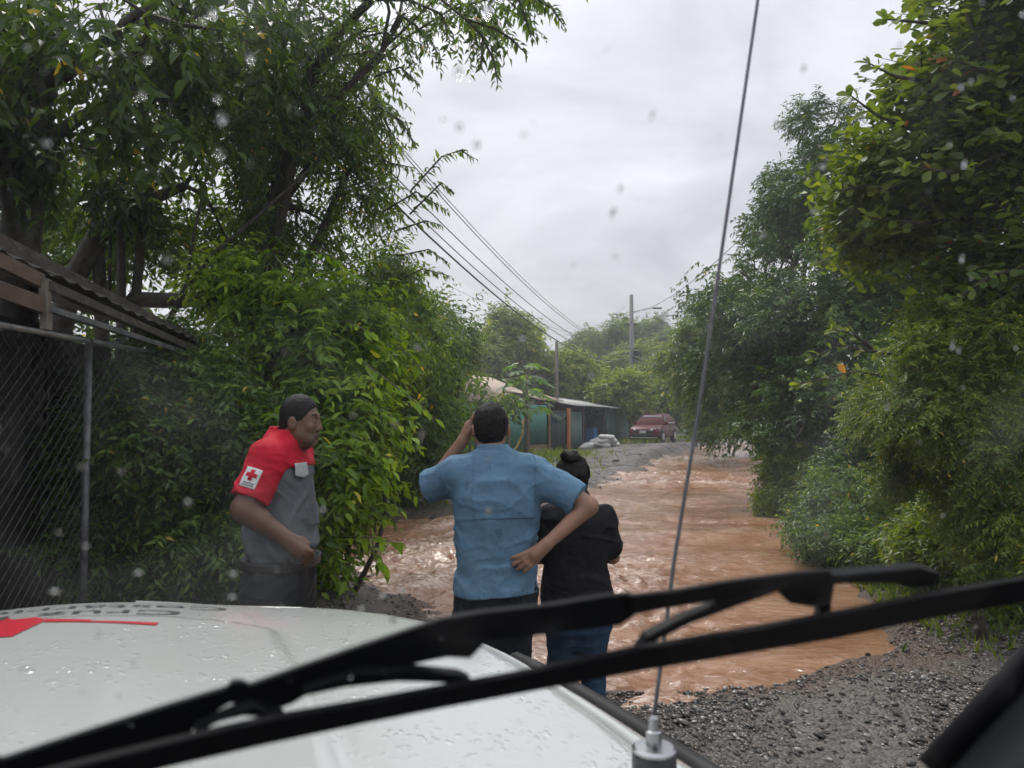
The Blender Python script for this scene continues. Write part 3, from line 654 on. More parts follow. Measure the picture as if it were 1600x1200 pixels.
for nm, lab, gx, gy, lo, kw, lf, cat in [
    ('feathery_shrub', 'yellow green fine leaved shrub at the right edge under the round leaves', 1530, 6.0, LB((1490,600,6.0,100,80,.5),(1570,690,5.7,70,120,.5),(1430,640,6.5,70,55,.45),(1550,490,6.2,95,70,.5),(1470,720,6.7,80,70,.5),(1590,830,5.6,60,70,.45)),
        dict(n=7000, seed=113, tlen=.26, per=16, ll=.046, lw=.016, droop=.35, gap=.26, gfreq=2.6, vb=.52, stems=.002), L_fine, 'shrub'),
    ('bank_bush', 'leafy bush on the right bank standing out into the water', 1215, 14.2, LB((1222,765,14,34,42,.6),(1232,715,14,34,40,.6),(1260,760,13.5,40,50,.6)), dict(n=1500, seed=114, tlen=.3, per=10, ll=.10, lw=.035, droop=.4, gap=.2, gfreq=2, vb=.55), L_fine, 'bush'),
    ('bank_bush', 'low spreading bush at the right water edge behind the wiper', 1330, 9.4, LB((1320,840,9.2,65,35,.5),(1280,815,10,40,28,.5),(1380,850,8.6,60,40,.5),(1400,800,9.2,70,50,.6),(1330,780,10.2,55,45,.6)), dict(n=2300, seed=115, tlen=.26, per=10, ll=.075, lw=.03, droop=.35, gap=.2, gfreq=2.2, vb=.5), L_mid, 'bush'),
    ('bank_bush', 'dark bush in the deep shade under the great right tree', 1400, 11, LB((1380,740,11,90,60,.8),(1460,760,10,80,80,.8),(1330,720,12,60,50,.8),(1560,760,9,90,110,.8),(1440,660,10.5,100,80,.9),(1560,600,9.5,100,110,.9)), dict(n=3600, seed=116, tlen=.36, per=10, ll=.10, lw=.036, droop=.4, gap=.2, gfreq=1.8, vb=.4), L_mango, 'bush'),
    ('bank_bush', 'bright leafed low bush at the right edge above the wiper tip', 1500, 7.2, LB((1480,850,7.4,60,40,.4),(1545,850,7.0,60,50,.4),(1430,860,7.9,40,30,.35),(1500,790,7.6,60,50,.45),(1590,900,6.6,50,40,.4)), dict(n=1900, seed=117, tlen=.26, per=9, ll=.085, lw=.036, droop=.35, gap=.2, gfreq=2.2, vb=.55), L_fine, 'bush')]:
    g0 = at(gx, 700, gy)
    tree(nm, lab, cat, (g0[0], gy, 0), lo, kw, lf, tr=0.05)
# --- far
for nm, lab, gx, gy, lo, kw, lf in [
    ('far_tree', 'light green round tree behind the tan house roof', 810, 50, LB((795,530,50,46,44,2.2),(830,560,50,46,48,2.2),(775,575,48,42,45,2),(855,590,52,36,34,2)), dict(n=4200, seed=120), L_farlight),
    ('far_tree', 'pale green bushy tree between house roof and utility pole', 905, 52, LB((905,595,52,46,36,2),(885,615,50,36,26,1.8),(930,610,52,32,26,1.8)), dict(n=2600, seed=121), L_farlight),
    ('far_tree', 'hazy tall tree left of the far utility pole', 945, 80, LB((945,525,80,36,34,3.2),(925,555,80,40,36,3.2),(965,545,82,34,34,3),(900,572,78,34,24,3)), dict(n=3400, seed=122), L_far),
    ('far_tree', 'hazy tall tree right of the far utility pole', 1015, 84, LB((1010,525,84,36,26,3),(1040,560,80,44,40,3),(990,560,84,40,36,3)), dict(n=3200, seed=123), L_far),
    ('far_tree', 'yellowish tree behind the far utility pole', 1020, 68, LB((1010,560,68,44,28,2.4),(1040,585,66,40,36,2.4),(980,580,68,36,28,2.2)), dict(n=2600, seed=124), L_farlight),
    ('far_tree', 'deep green tree behind the parked car', 1030, 56, LB((1010,605,56,40,34,2),(1040,630,54,38,32,2),(985,620,58,32,28,2),(1075,625,56,32,30,2)), dict(n=2800, seed=125), L_far)]:
    g0 = at(gx, 690, gy)
    tree(nm, lab, 'tree', (g0[0], gy, 0), lo, dict(tlen=1.0, per=9, ll=0.36, lw=0.13, droop=0.35, gap=0.24, gfreq=0.55, vb=0.5, vs=.3, **kw), lf, tr=0.3, group='trees beyond the house')
g0 = at(975, 690, 47)
tree('small_round_tree', 'small yellow green round crowned tree beside the grey green shed', 'tree', (g0[0]+.6, 48.5, 0), LB((960,612,48,34,20,1.3),(985,605,48,34,22,1.3),(1002,625,47,22,16,1),(978,628,48,36,12,1)),
     dict(n=1500, seed=126, tlen=.7, per=8, ll=.28, lw=.12, tpl='ovate', droop=.3, gap=.2, gfreq=1.1, vb=.6), L_farlight, tr=.13)
# woods closing the view left and right (one mass)
wl = []
rw = np.random.default_rng(3)
for px in np.linspace(-300, 740, 16): wl.append(lobe(px, 600-rw.uniform(0, 40), 30+rw.uniform(-4, 4), 90, 110, 2.5))
for px in np.linspace(1130, 1950, 12): wl.append(lobe(px, 590-rw.uniform(0, 60), 34+rw.uniform(-4, 4), 90, 120, 2.5))
for px in np.linspace(690, 1140, 9): wl.append(lobe(px, 630, 95+rw.uniform(-4, 4), 50, 34, 5))
me = crown_mesh('woodland', wl, n=9000, tlen=1.0, per=8, ll=.34, lw=.15, droop=.4, gap=.12, gfreq=.6, seed=130, vb=.38)
tag(obj('woodland', me, L_dark), 'dark mass of woodland closing the view behind the nearer trees', 'woodland', kind='stuff')

# ------------------------------------------------------------------ rescue vehicle seen from its front seat
YAW = R(20)
AX = np.array([-math.sin(YAW), math.cos(YAW), 0]); RX = np.array([math.cos(YAW), math.sin(YAW), 0])
CS = 0.35                                               # camera sits this far right of the centreline
def veh(s, t, z): return (s-CS)*RX + t*AX + np.array([0, 0, z])
veh_o = veh(0, 0, 0)
car = empty('rescue_vehicle', veh_o, YAW); tag(car, 'white rescue vehicle bonnet seen through its own wet windscreen', 'vehicle')
paint = pbr('wet_white_paint', (0.47, 0.485, 0.47), 0.20, scale=3, var=0.03, coat=0.6)
t = paint.node_tree; b = t.nodes['Principled BSDF']; tcn = N(t, 'ShaderNodeTexCoord')
va = N(t, 'ShaderNodeTexVoronoi'); va.feature = 'SMOOTH_F1'; va.inputs['Scale'].default_value = 75; va.inputs['Smoothness'].default_value = 0.35
mpn = N(t, 'ShaderNodeMapping'); mpn.inputs['Scale'].default_value = (1.0, 0.6, 1.0); t.links.new(tcn.outputs['Object'], mpn.inputs['Vector'])
wob = N(t, 'ShaderNodeTexNoise'); wob.inputs['Scale'].default_value = 20; t.links.new(tcn.outputs['Object'], wob.inputs['Vector'])
wmx = N(t, 'ShaderNodeVectorMath'); wmx.operation = 'MULTIPLY_ADD'; t.links.new(wob.outputs['Color'], wmx.inputs[0]); wmx.inputs[1].default_value = (.03, .05, .03); t.links.new(mpn.outputs[0], wmx.inputs[2])
t.links.new(wmx.outputs[0], va.inputs['Vector'])
vb_ = N(t, 'ShaderNodeTexNoise'); vb_.inputs['Scale'].default_value = 7; vb_.inputs['Detail'].default_value = 4; t.links.new(tcn.outputs['Object'], vb_.inputs['Vector'])
vbm = N(t, 'ShaderNodeMapRange'); t.links.new(vb_.outputs['Fac'], vbm.inputs['Value']); vbm.inputs['From Min'].default_value = .42; vbm.inputs['From Max'].default_value = .62
rgm = N(t, 'ShaderNodeMapRange'); t.links.new(va.outputs['Distance'], rgm.inputs['Value'])
for k, v in zip(('From Min', 'From Max', 'To Min', 'To Max'), (0.42, 0.12, 0.0, 1.0)): rgm.inputs[k].default_value = v
rgm.interpolation_type = 'SMOOTHSTEP'
bead = M(t, 'MULTIPLY', rgm.outputs[0], vbm.outputs[0])
bp = N(t, 'ShaderNodeBump'); bp.inputs['Distance'].default_value = 0.0017; t.links.new(bead, bp.inputs['Height'])
t.links.new(bp.outputs[0], b.inputs['Coat Normal']); 
bp2 = N(t, 'ShaderNodeBump'); bp2.inputs['Distance'].default_value = 0.0007; t.links.new(bead, bp2.inputs['Height']); t.links.new(bp2.outputs[0], b.inputs['Normal'])
trimk = pbr('dark_trim', (0.014, 0.014, 0.015), 0.6, spec=.25, scale=15, bump=0.0006, bscale=200)
TT = [0.50, 0.70, 0.872, 1.2, 1.45, 1.60, 1.70, 1.80, 1.86, 1.92, 1.965, 1.99, 2.005]
WW = [1.0, 0.99, 0.978, 0.940, 0.900, 0.855, 0.805, 0.725, 0.655, 0.560, 0.45, 0.32, 0.16]
def outw(t_): return np.interp(t_, TT, WW)
def gapw(t_): return np.interp(t_, [0.5, 1.1, 1.38, 1.6, 1.75, 1.88], [0.915, 0.893, 0.865, 0.82, 0.755, 0.62])
def hood_z(s, t_):
    s = np.abs(s); z = 1.338 - 0.055*(s/0.9)**2 - 0.02*np.clip(t_-1.2, 0, 1)**2 - 0.020*np.clip((t_-1.62)/0.38, 0, 2)**2 + 0.027*np.clip(1-(s/0.47)**2, 0, 1)**2
    bul = sstep(0.485, 0.462, s + 0.10*np.clip(t_-1.2, 0, 1)) * sstep(1.725, 1.695, t_ + 0.16*(s/0.5)**4)
    return z + 0.012*bul
def edge_drop(s, t_):            # rolled edge towards the outline
    e = np.clip((np.abs(s) - (outw(t_)-0.05))/0.05, 0, 1); f = np.clip((t_-1.93)/0.075, 0, 1)
    return -0.022*e*e - 0.012*f*f
# hood panel
ts = np.r_[np.linspace(0.52, 1.8, 70), np.linspace(1.81, 2.003, 26)]
ui = np.linspace(-1, 1, 121)
tt2, uu2 = np.meshgrid(ts, ui, indexing='xy')
hw = np.where(tt2 < 1.88, np.minimum(gapw(tt2), outw(tt2)-0.035), outw(tt2)-0.002*0) 
hw = np.where((tt2 >= 1.80), np.minimum(hw, np.interp(tt2, [1.80, 1.88, 2.01], [0.700, 0.620, 0.10])), hw)
hw = np.minimum(hw, outw(tt2))
ss2 = uu2*hw
hz = hood_z(ss2, tt2) + edge_drop(ss2, tt2)
lipd = np.where(np.abs(uu2) > 0.999, -0.006, 0)
me = gridmesh('hood', ss2, tt2, hz + lipd); obj('hood', me, paint, car)
# fender panels outside the shut line, then the side skirts
for sgn in (1, -1):
    V = []; n = 9; tl = np.r_[np.linspace(0.40, 1.80, 50), np.linspace(1.82, 2.0, 14)]
    for t_ in tl:
        g = min(gapw(t_), outw(t_)-0.035) if t_ < 1.88 else outw(t_)-0.03
        if t_ >= 1.80: g = min(g, np.interp(t_, [1.80, 1.88, 2.01], [0.700, 0.620, 0.10]))
        g += 0.006; o_ = outw(t_) + 0.004
        if o_ < g+0.012: o_ = g+0.012
        row = [(g, -0.03), (g, -0.002)]
        for q in (0.3, 0.6, 0.8, 0.92, 1.0): row.append((g+(o_-g)*q, None))
        row += [(o_+0.012, -0.05), (o_+0.02, -0.22), (o_+0.02, -0.62)]
        for s_, dz in row:
            zz = float(hood_z(np.array(min(s_, o_)), np.array(t_)))
            if dz is None: zz += float(edge_drop(np.array(s_), np.array(min(t_, 1.99))))*1.0
            else: zz += dz + (0 if dz > -0.04 else -0.02)
            V.append((sgn*s_, t_, zz))
    k = 10; F = [(i*k+j, i*k+j+1, (i+1)*k+j+1, (i+1)*k+j) for i in range(len(tl)-1) for j in range(k-1)]
    if sgn < 0: F = [f[::-1] for f in F]
    obj('fender', npmesh('fender', V, F, smooth=True), paint, car)
    mb = MB()          # dark wheel arch flare along the fender
    P = [(sgn*(float(outw(t_))+0.050), t_, float(hood_z(np.array(outw(t_)), np.array(t_)))-0.050) for t_ in np.linspace(0.42, 1.55, 16)]
    mb.tube(P, 0.020, 8); mb.build('wheel_arch_trim', trimk, car, smooth=True)
mb = MB(); mb.box((-0.62, 1.90, 0.55), (0.62, 1.97, 1.24)); mb.build('front_grille', trimk, car, bevel=0.02)
mb = MB(); mb.box((-0.88, 1.78, 0.45), (0.88, 2.08, 0.68)); mb.build('front_bumper', trimk, car, bevel=0.04)
mb = MB(); mb.box((-0.90, 0.36, 1.24), (0.90, 0.515, 1.305)); mb.build('cowl', trimk, car, bevel=0.01)
for sgn in (1, -1):
    wx = sgn*0.80
    mb = MB(); mb.tube([(wx-0.12, 1.05, 0.38), (wx-0.10, 1.05, 0.38), (wx+0.10, 1.05, 0.38), (wx+0.12, 1.05, 0.38)], [0.33, 0.38, 0.38, 0.33], 24); wh = mb.build('wheel', rubber, car, smooth=False)
    mb = MB(); mb.tube([(wx-0.125, 1.05, 0.38), (wx+0.125, 1.05, 0.38)], 0.20, 16); mb.build('rim', steel, wh)
    mb = MB(); mb.box((sgn*0.62, 1.88, 0.92), (sgn*0.80, 1.94, 1.12)); mb.build('headlight', pbr('lamp_glass', (0.6, 0.62, 0.63), 0.1), car, bevel=0.015)
# red emblem print and lettering, flat on the bonnet
red_print = pbr('red_print', (0.56, 0.012, 0.030), 0.3, scale=4, var=0.05, coat=0.5)
ink = pbr('black_print', (0.02, 0.02, 0.025), 0.4, scale=4)
def to_st(px, py):
    """where the pixel's ray meets the bonnet, in vehicle coordinates"""
    d = ray(px, py); d = d/np.linalg.norm(d[:2])
    for L in np.arange(0.7, 2.8, 0.002):
        p = C0 + d*L; q = p - veh_o; s_, t_ = q @ RX, q @ AX
        if p[2] < float(hood_z(np.array(s_), np.array(t_)) + edge_drop(np.array(s_), np.array(t_))): break
    return s_, t_
def hood_patch(name, poly, mat, off=0.0015):
    bm = bmesh.new(); vs = [bm.verts.new((s_, t_, 0)) for s_, t_ in poly]; bm.faces.new(vs)
    bmesh.ops.triangulate(bm, faces=bm.faces[:]); bmesh.ops.subdivide_edges(bm, edges=bm.edges[:], cuts=5, use_grid_fill=True)
    for v in bm.verts: v.co.z = float(hood_z(np.array(v.co.x), np.array(v.co.y)) + edge_drop(np.array(v.co.x), np.array(v.co.y))) + off
    bmesh.ops.recalc_face_normals(bm, faces=bm.faces[:])
    me = bpy.data.meshes.new(name); bm.to_mesh(me); bm.free(); return obj(name, me, mat, car)
hood_patch('red_emblem', [to_st(*p) for p in ((-160,962),(0,966),(68,968.5),(66,973),(18,996),(-60,1000),(-160,1000))], red_print)
hood_patch('red_stripe', [to_st(*p) for p in ((69,968.5),(142,969.3),(143,971),(249,974.4),(243,978.3),(67,973))], red_print)
def hood_text(txt, s0, t0, size, sq):
    cu = bpy.data.curves.new('lettering', 'FONT'); cu.body = txt; cu.size = size; cu.resolution_u = 3; cu.offset = 0.0
    o = bpy.data.objects.new('lettering', cu); COL.objects.link(o)
    dg = bpy.context.evaluated_depsgraph_get(); me = bpy.data.meshes.new_from_object(o.evaluated_get(dg)); bpy.data.objects.remove(o)
    for v in me.vertices:
        s_, t_ = s0 - v.co.x*1.18, t0 - v.co.y*sq
        v.co = (s_, t_, float(hood_z(np.array(s_), np.array(t_)) + edge_drop(np.array(s_), np.array(t_))) + 0.0018)
    obj('lettering', me, ink, car)
hood_text('Cruz Roja', 0.262, 1.805, 0.115, 0.62)
hood_text('Costarricense', 0.352, 1.880, 0.105, 0.62)
# windscreen plane: t = 0.50 - 0.36 (z - 1.32)
SL = 0.36
WN = norm(AX + np.array([0, 0, SL]))
W0 = veh(0, 0.50, 1.32)
def wp(px, py, off=0.0):
    d = ray(px, py); return C0 + d*(((W0 + WN*off - C0) @ WN)/(d @ WN)) - veh_o
RZ = Matrix.Rotation(-YAW, 3, 'Z')
def lp(p): return np.array((RZ @ Vector(p))[:])          # world offset to vehicle coordinates
glass = bpy.data.materials.new('wet_windscreen_glass'); glass.use_nodes = True; t = glass.node_tree; t.nodes.clear()
o_ = N(t, 'ShaderNodeOutputMaterial'); tr = N(t, 'ShaderNodeBsdfTransparent'); tr.inputs[0].default_value = (0.985, 0.992, 0.99, 1)
gl = N(t, 'ShaderNodeBsdfGlossy'); gl.inputs['Roughness'].default_value = 0.02
tl_ = N(t, 'ShaderNodeBsdfTranslucent'); tl_.inputs[0].default_value = (0.9, 0.92, 0.95, 1)
tcn = N(t, 'ShaderNodeTexCoord')
mpn = N(t, 'ShaderNodeMapping'); mpn.inputs['Scale'].default_value = (1.0, 1.0, 0.7); t.links.new(tcn.outputs['Object'], mpn.inputs['Vector'])
nz = N(t, 'ShaderNodeTexNoise'); nz.inputs['Scale'].default_value = 11; nz.inputs['Detail'].default_value = 3; nz.inputs['Distortion'].default_value = 0.6; t.links.new(mpn.outputs[0], nz.inputs['Vector'])
mr = N(t, 'ShaderNodeMapRange'); t.links.new(nz.outputs['Fac'], mr.inputs['Value'])
for k, v in zip(('From Min', 'From Max', 'To Min', 'To Max'), (0.50, 0.82, 0.0, 0.028)): mr.inputs[k].default_value = v
mr.interpolation_type = 'SMOOTHSTEP'
m1 = N(t, 'ShaderNodeMixShader'); m1.inputs[0].default_value = 0.02; t.links.new(tr.outputs[0], m1.inputs[1]); t.links.new(gl.outputs[0], m1.inputs[2])
m2 = N(t, 'ShaderNodeMixShader'); t.links.new(mr.outputs[0], m2.inputs[0]); t.links.new(m1.outputs[0], m2.inputs[1]); t.links.new(tl_.outputs[0], m2.inputs[2])
t.links.new(m2.outputs[0], o_.inputs['Surface'])
def wpt(s_, z): return (s_, 0.50 - SL*(z-1.32), z)
pp = [lp(wp(*q)) for q in ((1478,1210),(1600,1078),(1760,900),(1900,700),(2100,300))]
me = npmesh('windscreen', [wpt(-1.05, 1.29), wpt(pp[0][0]+.02, 1.29), wpt(pp[1][0]+.03, pp[1][2]), wpt(pp[4][0]+.03, pp[4][2]), wpt(pp[4][0]+.03, 2.25), wpt(-1.05, 2.25)], [(0, 1, 2, 3, 4, 5)])
ws = obj('windscreen', me, glass, car)
clear = pbr('rain_water', (0.95, 0.97, 0.97), 0.02, var=0.0, trans=1.0); clear.node_tree.nodes['Principled BSDF'].inputs['IOR'].default_value = 1.33
rd = np.random.default_rng(21); nd = 380; mb = MB()
WNl = lp(WN); e1 = np.array([1.0, 0, 0]); e2 = np.cross(WNl, e1)
TV = np.array([(math.cos(a)*r_, math.sin(a)*r_, h) for r_, h in ((1, 0), (.86, .3), (.5, .52)) for a in np.linspace(0, 2*math.pi, 8, endpoint=False)] + [(0, 0, .6)])
TF = [(i*8+k, i*8+(k+1) % 8, (i+1)*8+(k+1) % 8, (i+1)*8+k) for i in range(2) for k in range(8)] + [(16+k, 16+(k+1) % 8, 24) for k in range(8)]
for i in range(nd):
    p = lp(wp(rd.uniform(-20, 1620), rd.uniform(-20, 1150), 0.0006)); r_ = 0.0003 + 0.0013*rd.uniform()**4; el_ = 1.0+1.2*rd.uniform()**3
    mb.add([p + r_*(v[0]*e1*rd.uniform(.85, 1.1) + v[1]*e2*el_ + v[2]*WNl) for v in TV], TF)
tag(mb.build('raindrops', clear, ws, smooth=True), 'scattered raindrops on the windscreen glass', kind='stuff')
# pillar at the lower right
pp = [lp(wp(*q)) for q in ((1478,1210),(1600,1078),(1760,900),(1900,700),(2100,300))]
mb = MB()
for a_, b_ in zip(pp[:-1], pp[1:]): pass
side = np.array([1.0, 0, 0])
V = []
for p in pp: V += [p + np.array([0, 0.02, 0]), p + np.array([0.10, 0.03, 0]), p + np.array([0.14, -0.10, 0]), p + np.array([0.018, -0.07, 0])]
F = [(i*4+k, i*4+(k+1) % 4, (i+1)*4+(k+1) % 4, (i+1)*4+k) for i in range(len(pp)-1) for k in range(4)]
mb.add(V, F); mb.build('windscreen_pillar', pbr('grey_plastic_trim', (0.018, 0.019, 0.021), 0.6, spec=.25, scale=20, bump=0.0004, bscale=300), car)
mb = MB(); mb.tube([p + np.array([-0.004, 0.012, 0]) for p in pp], 0.009, 8); mb.build('windscreen_seal', rubber, car, smooth=True)
# wiper: traced shapes standing off the glass, real thickness
wiper = obj('wiper', npmesh('wiper', [lp(wp(850,960,.03)), lp(wp(880,960,.03)), lp(wp(880,985,.03)), lp(wp(850,985,.03))], [(0,1,2,3)]), black_plastic, car)
bpy.data.objects.remove(wiper)
def wpiece(name, poly, off, thick, parent, mat, bevel=0.0012):
    P = [lp(wp(x_, y_, off)) for x_, y_ in poly]
    mb = MB(); mb.prism(P, WNl*thick); return mb.build(name, mat, parent, bevel=bevel)
arm = wpiece('wiper', [(-40,1206),(-40,1170),(0,1189),(120,1150),(250,1108),(355,1076),(362,1066),(378,1066),(390,1072),(480,1040),(560,1012),(640,985),(690,968),(760,957),(870,945),(935,934),(985,928),(1003,934),
      (1008,946),(1002,956),(970,978),(905,986),(760,1004),(735,1030),(700,1028),(640,1040),(560,1052),(500,1075),(455,1102),(425,1112),(400,1104),(360,1100),(310,1130),(285,1165),(180,1205),(60,1240),(-40,1260)], 0.020, 0.0035, car, black_plastic)
arm['label'] = 'large black wiper resting across the lower windscreen'
wpiece('bridge', [(985,932),(1050,925),(1150,908),(1250,895),(1298,892),(1306,905),(1300,945),(1275,950),(1235,944),(1215,925),(1130,938),(1040,952),(990,962)], 0.017, 0.0035, arm, black_plastic)
wpiece('claw', [(1300,900),(1380,893),(1440,887),(1470,897),(1462,915),(1425,920),(1400,912),(1330,912),(1304,914)], 0.016, 0.008, arm, black_plastic)
wpiece('claw', [(1215,920),(1225,912),(1236,918),(1160,945),(1080,975),(1030,1000),(1012,1020),(996,1018),(1012,996),(1070,966),(1150,936)], 0.014, 0.007, arm, black_plastic)
wpiece('claw', [(1275,945),(1300,940),(1300,960),(1312,972),(1282,978),(1284,962)], 0.012, 0.008, arm, black_plastic)
wpiece('claw', [(560,1052),(640,1048),(720,1056),(738,1064),(732,1072),(690,1068),(620,1066),(540,1075),(480,1088),(470,1080)], 0.014, 0.007, arm, black_plastic)
wpiece('claw', [(368,1112),(395,1104),(420,1114),(436,1112),(446,1124),(430,1134),(410,1122),(380,1120),(340,1130),(310,1148),(300,1142)], 0.012, 0.007, arm, black_plastic)
wpiece('blade', [(-40,1240),(120,1198),(280,1158),(420,1126),(560,1102),(700,1076),(850,1048),(1000,1015),(1150,990),(1300,962),(1450,932),(1600,906),(1700,890),(1700,925),(1600,942),(1450,968),(1300,1000),(1150,1025),(1000,1050),(850,1078),(700,1106),(560,1134),(420,1164),(280,1196),(160,1226),(-40,1280)], 0.003, 0.005, arm, rubber)
# whip antenna on the right fender
ab = at(1022, 1180, 0.98) - veh_o; ab = lp(ab)
zt = float(hood_z(np.array(0.93), np.array(ab[1]))) - 0.03
m1_ = lp(at(1022, 1150, 0.98) - veh_o)
ant = MB().lathe([(0.029, 0), (0.0285, 0.004), (0.0275, m1_[2]-zt-0.022), (0.026, m1_[2]-zt-0.018)], 24, (ab[0], ab[1], zt)).build('antenna', pbr('black_antenna_base', (0.03, 0.031, 0.035), 0.35, scale=9), car, smooth=False)
ztop = m1_[2]-0.018
MB().lathe([(0.0278, 0), (0.0278, 0.003), (0.024, 0.006), (0.010, 0.007), (0.010, 0.024), (0.007, 0.026), (0.006, 0.040), (0.003, 0.044)], 24, (ab[0], ab[1], ztop)).build('chrome_collar', pbr('chrome', (0.42, 0.42, 0.43), 0.3, metal=1.0, scale=30, var=.03), ant)
whipm = pbr('dull_steel', (0.16, 0.16, 0.18), 0.5, metal=.5, scale=30)
q0 = np.array([ab[0], ab[1], ztop+0.04]); q1 = lp(at(1092, 640, 0.99) - veh_o); q2 = lp(at(1187, -20, 1.0) - veh_o); q3 = q2 + (q2-q1)*0.5
MB().tube([q0, q0+(q1-q0)*0.5+np.array([-.004, 0, 0]), q1, q2, q3], [0.0026, 0.0026, 0.0024, 0.0022, 0.0020], 10).build('whip', whipm, ant, smooth=True)

# cabin shell round the camera
lin = pbr('dark_cabin_lining', (0.035, 0.035, 0.037), 0.85, scale=12)
MB().box((-.88, -1.9, 2.26), (.88, .10, 2.32)).build('roof', lin, car, bevel=.02)
MB().box((-.88, -1.95, .6), (.88, -1.88, 2.26)).build('rear_wall', lin, car)
MB().box((-.88, .02, .75), (.88, .40, 1.20)).build('dashboard', lin, car, bevel=.04)
for sg in (1, -1): MB().box((sg*.90-.03, -1.88, .55), (sg*.90+.03, .02, 1.22)).build('door_panel', lin, car, bevel=.01)
MB().box((-.88, -1.88, .52), (.88, .02, .58)).build('cabin_floor', lin, car)

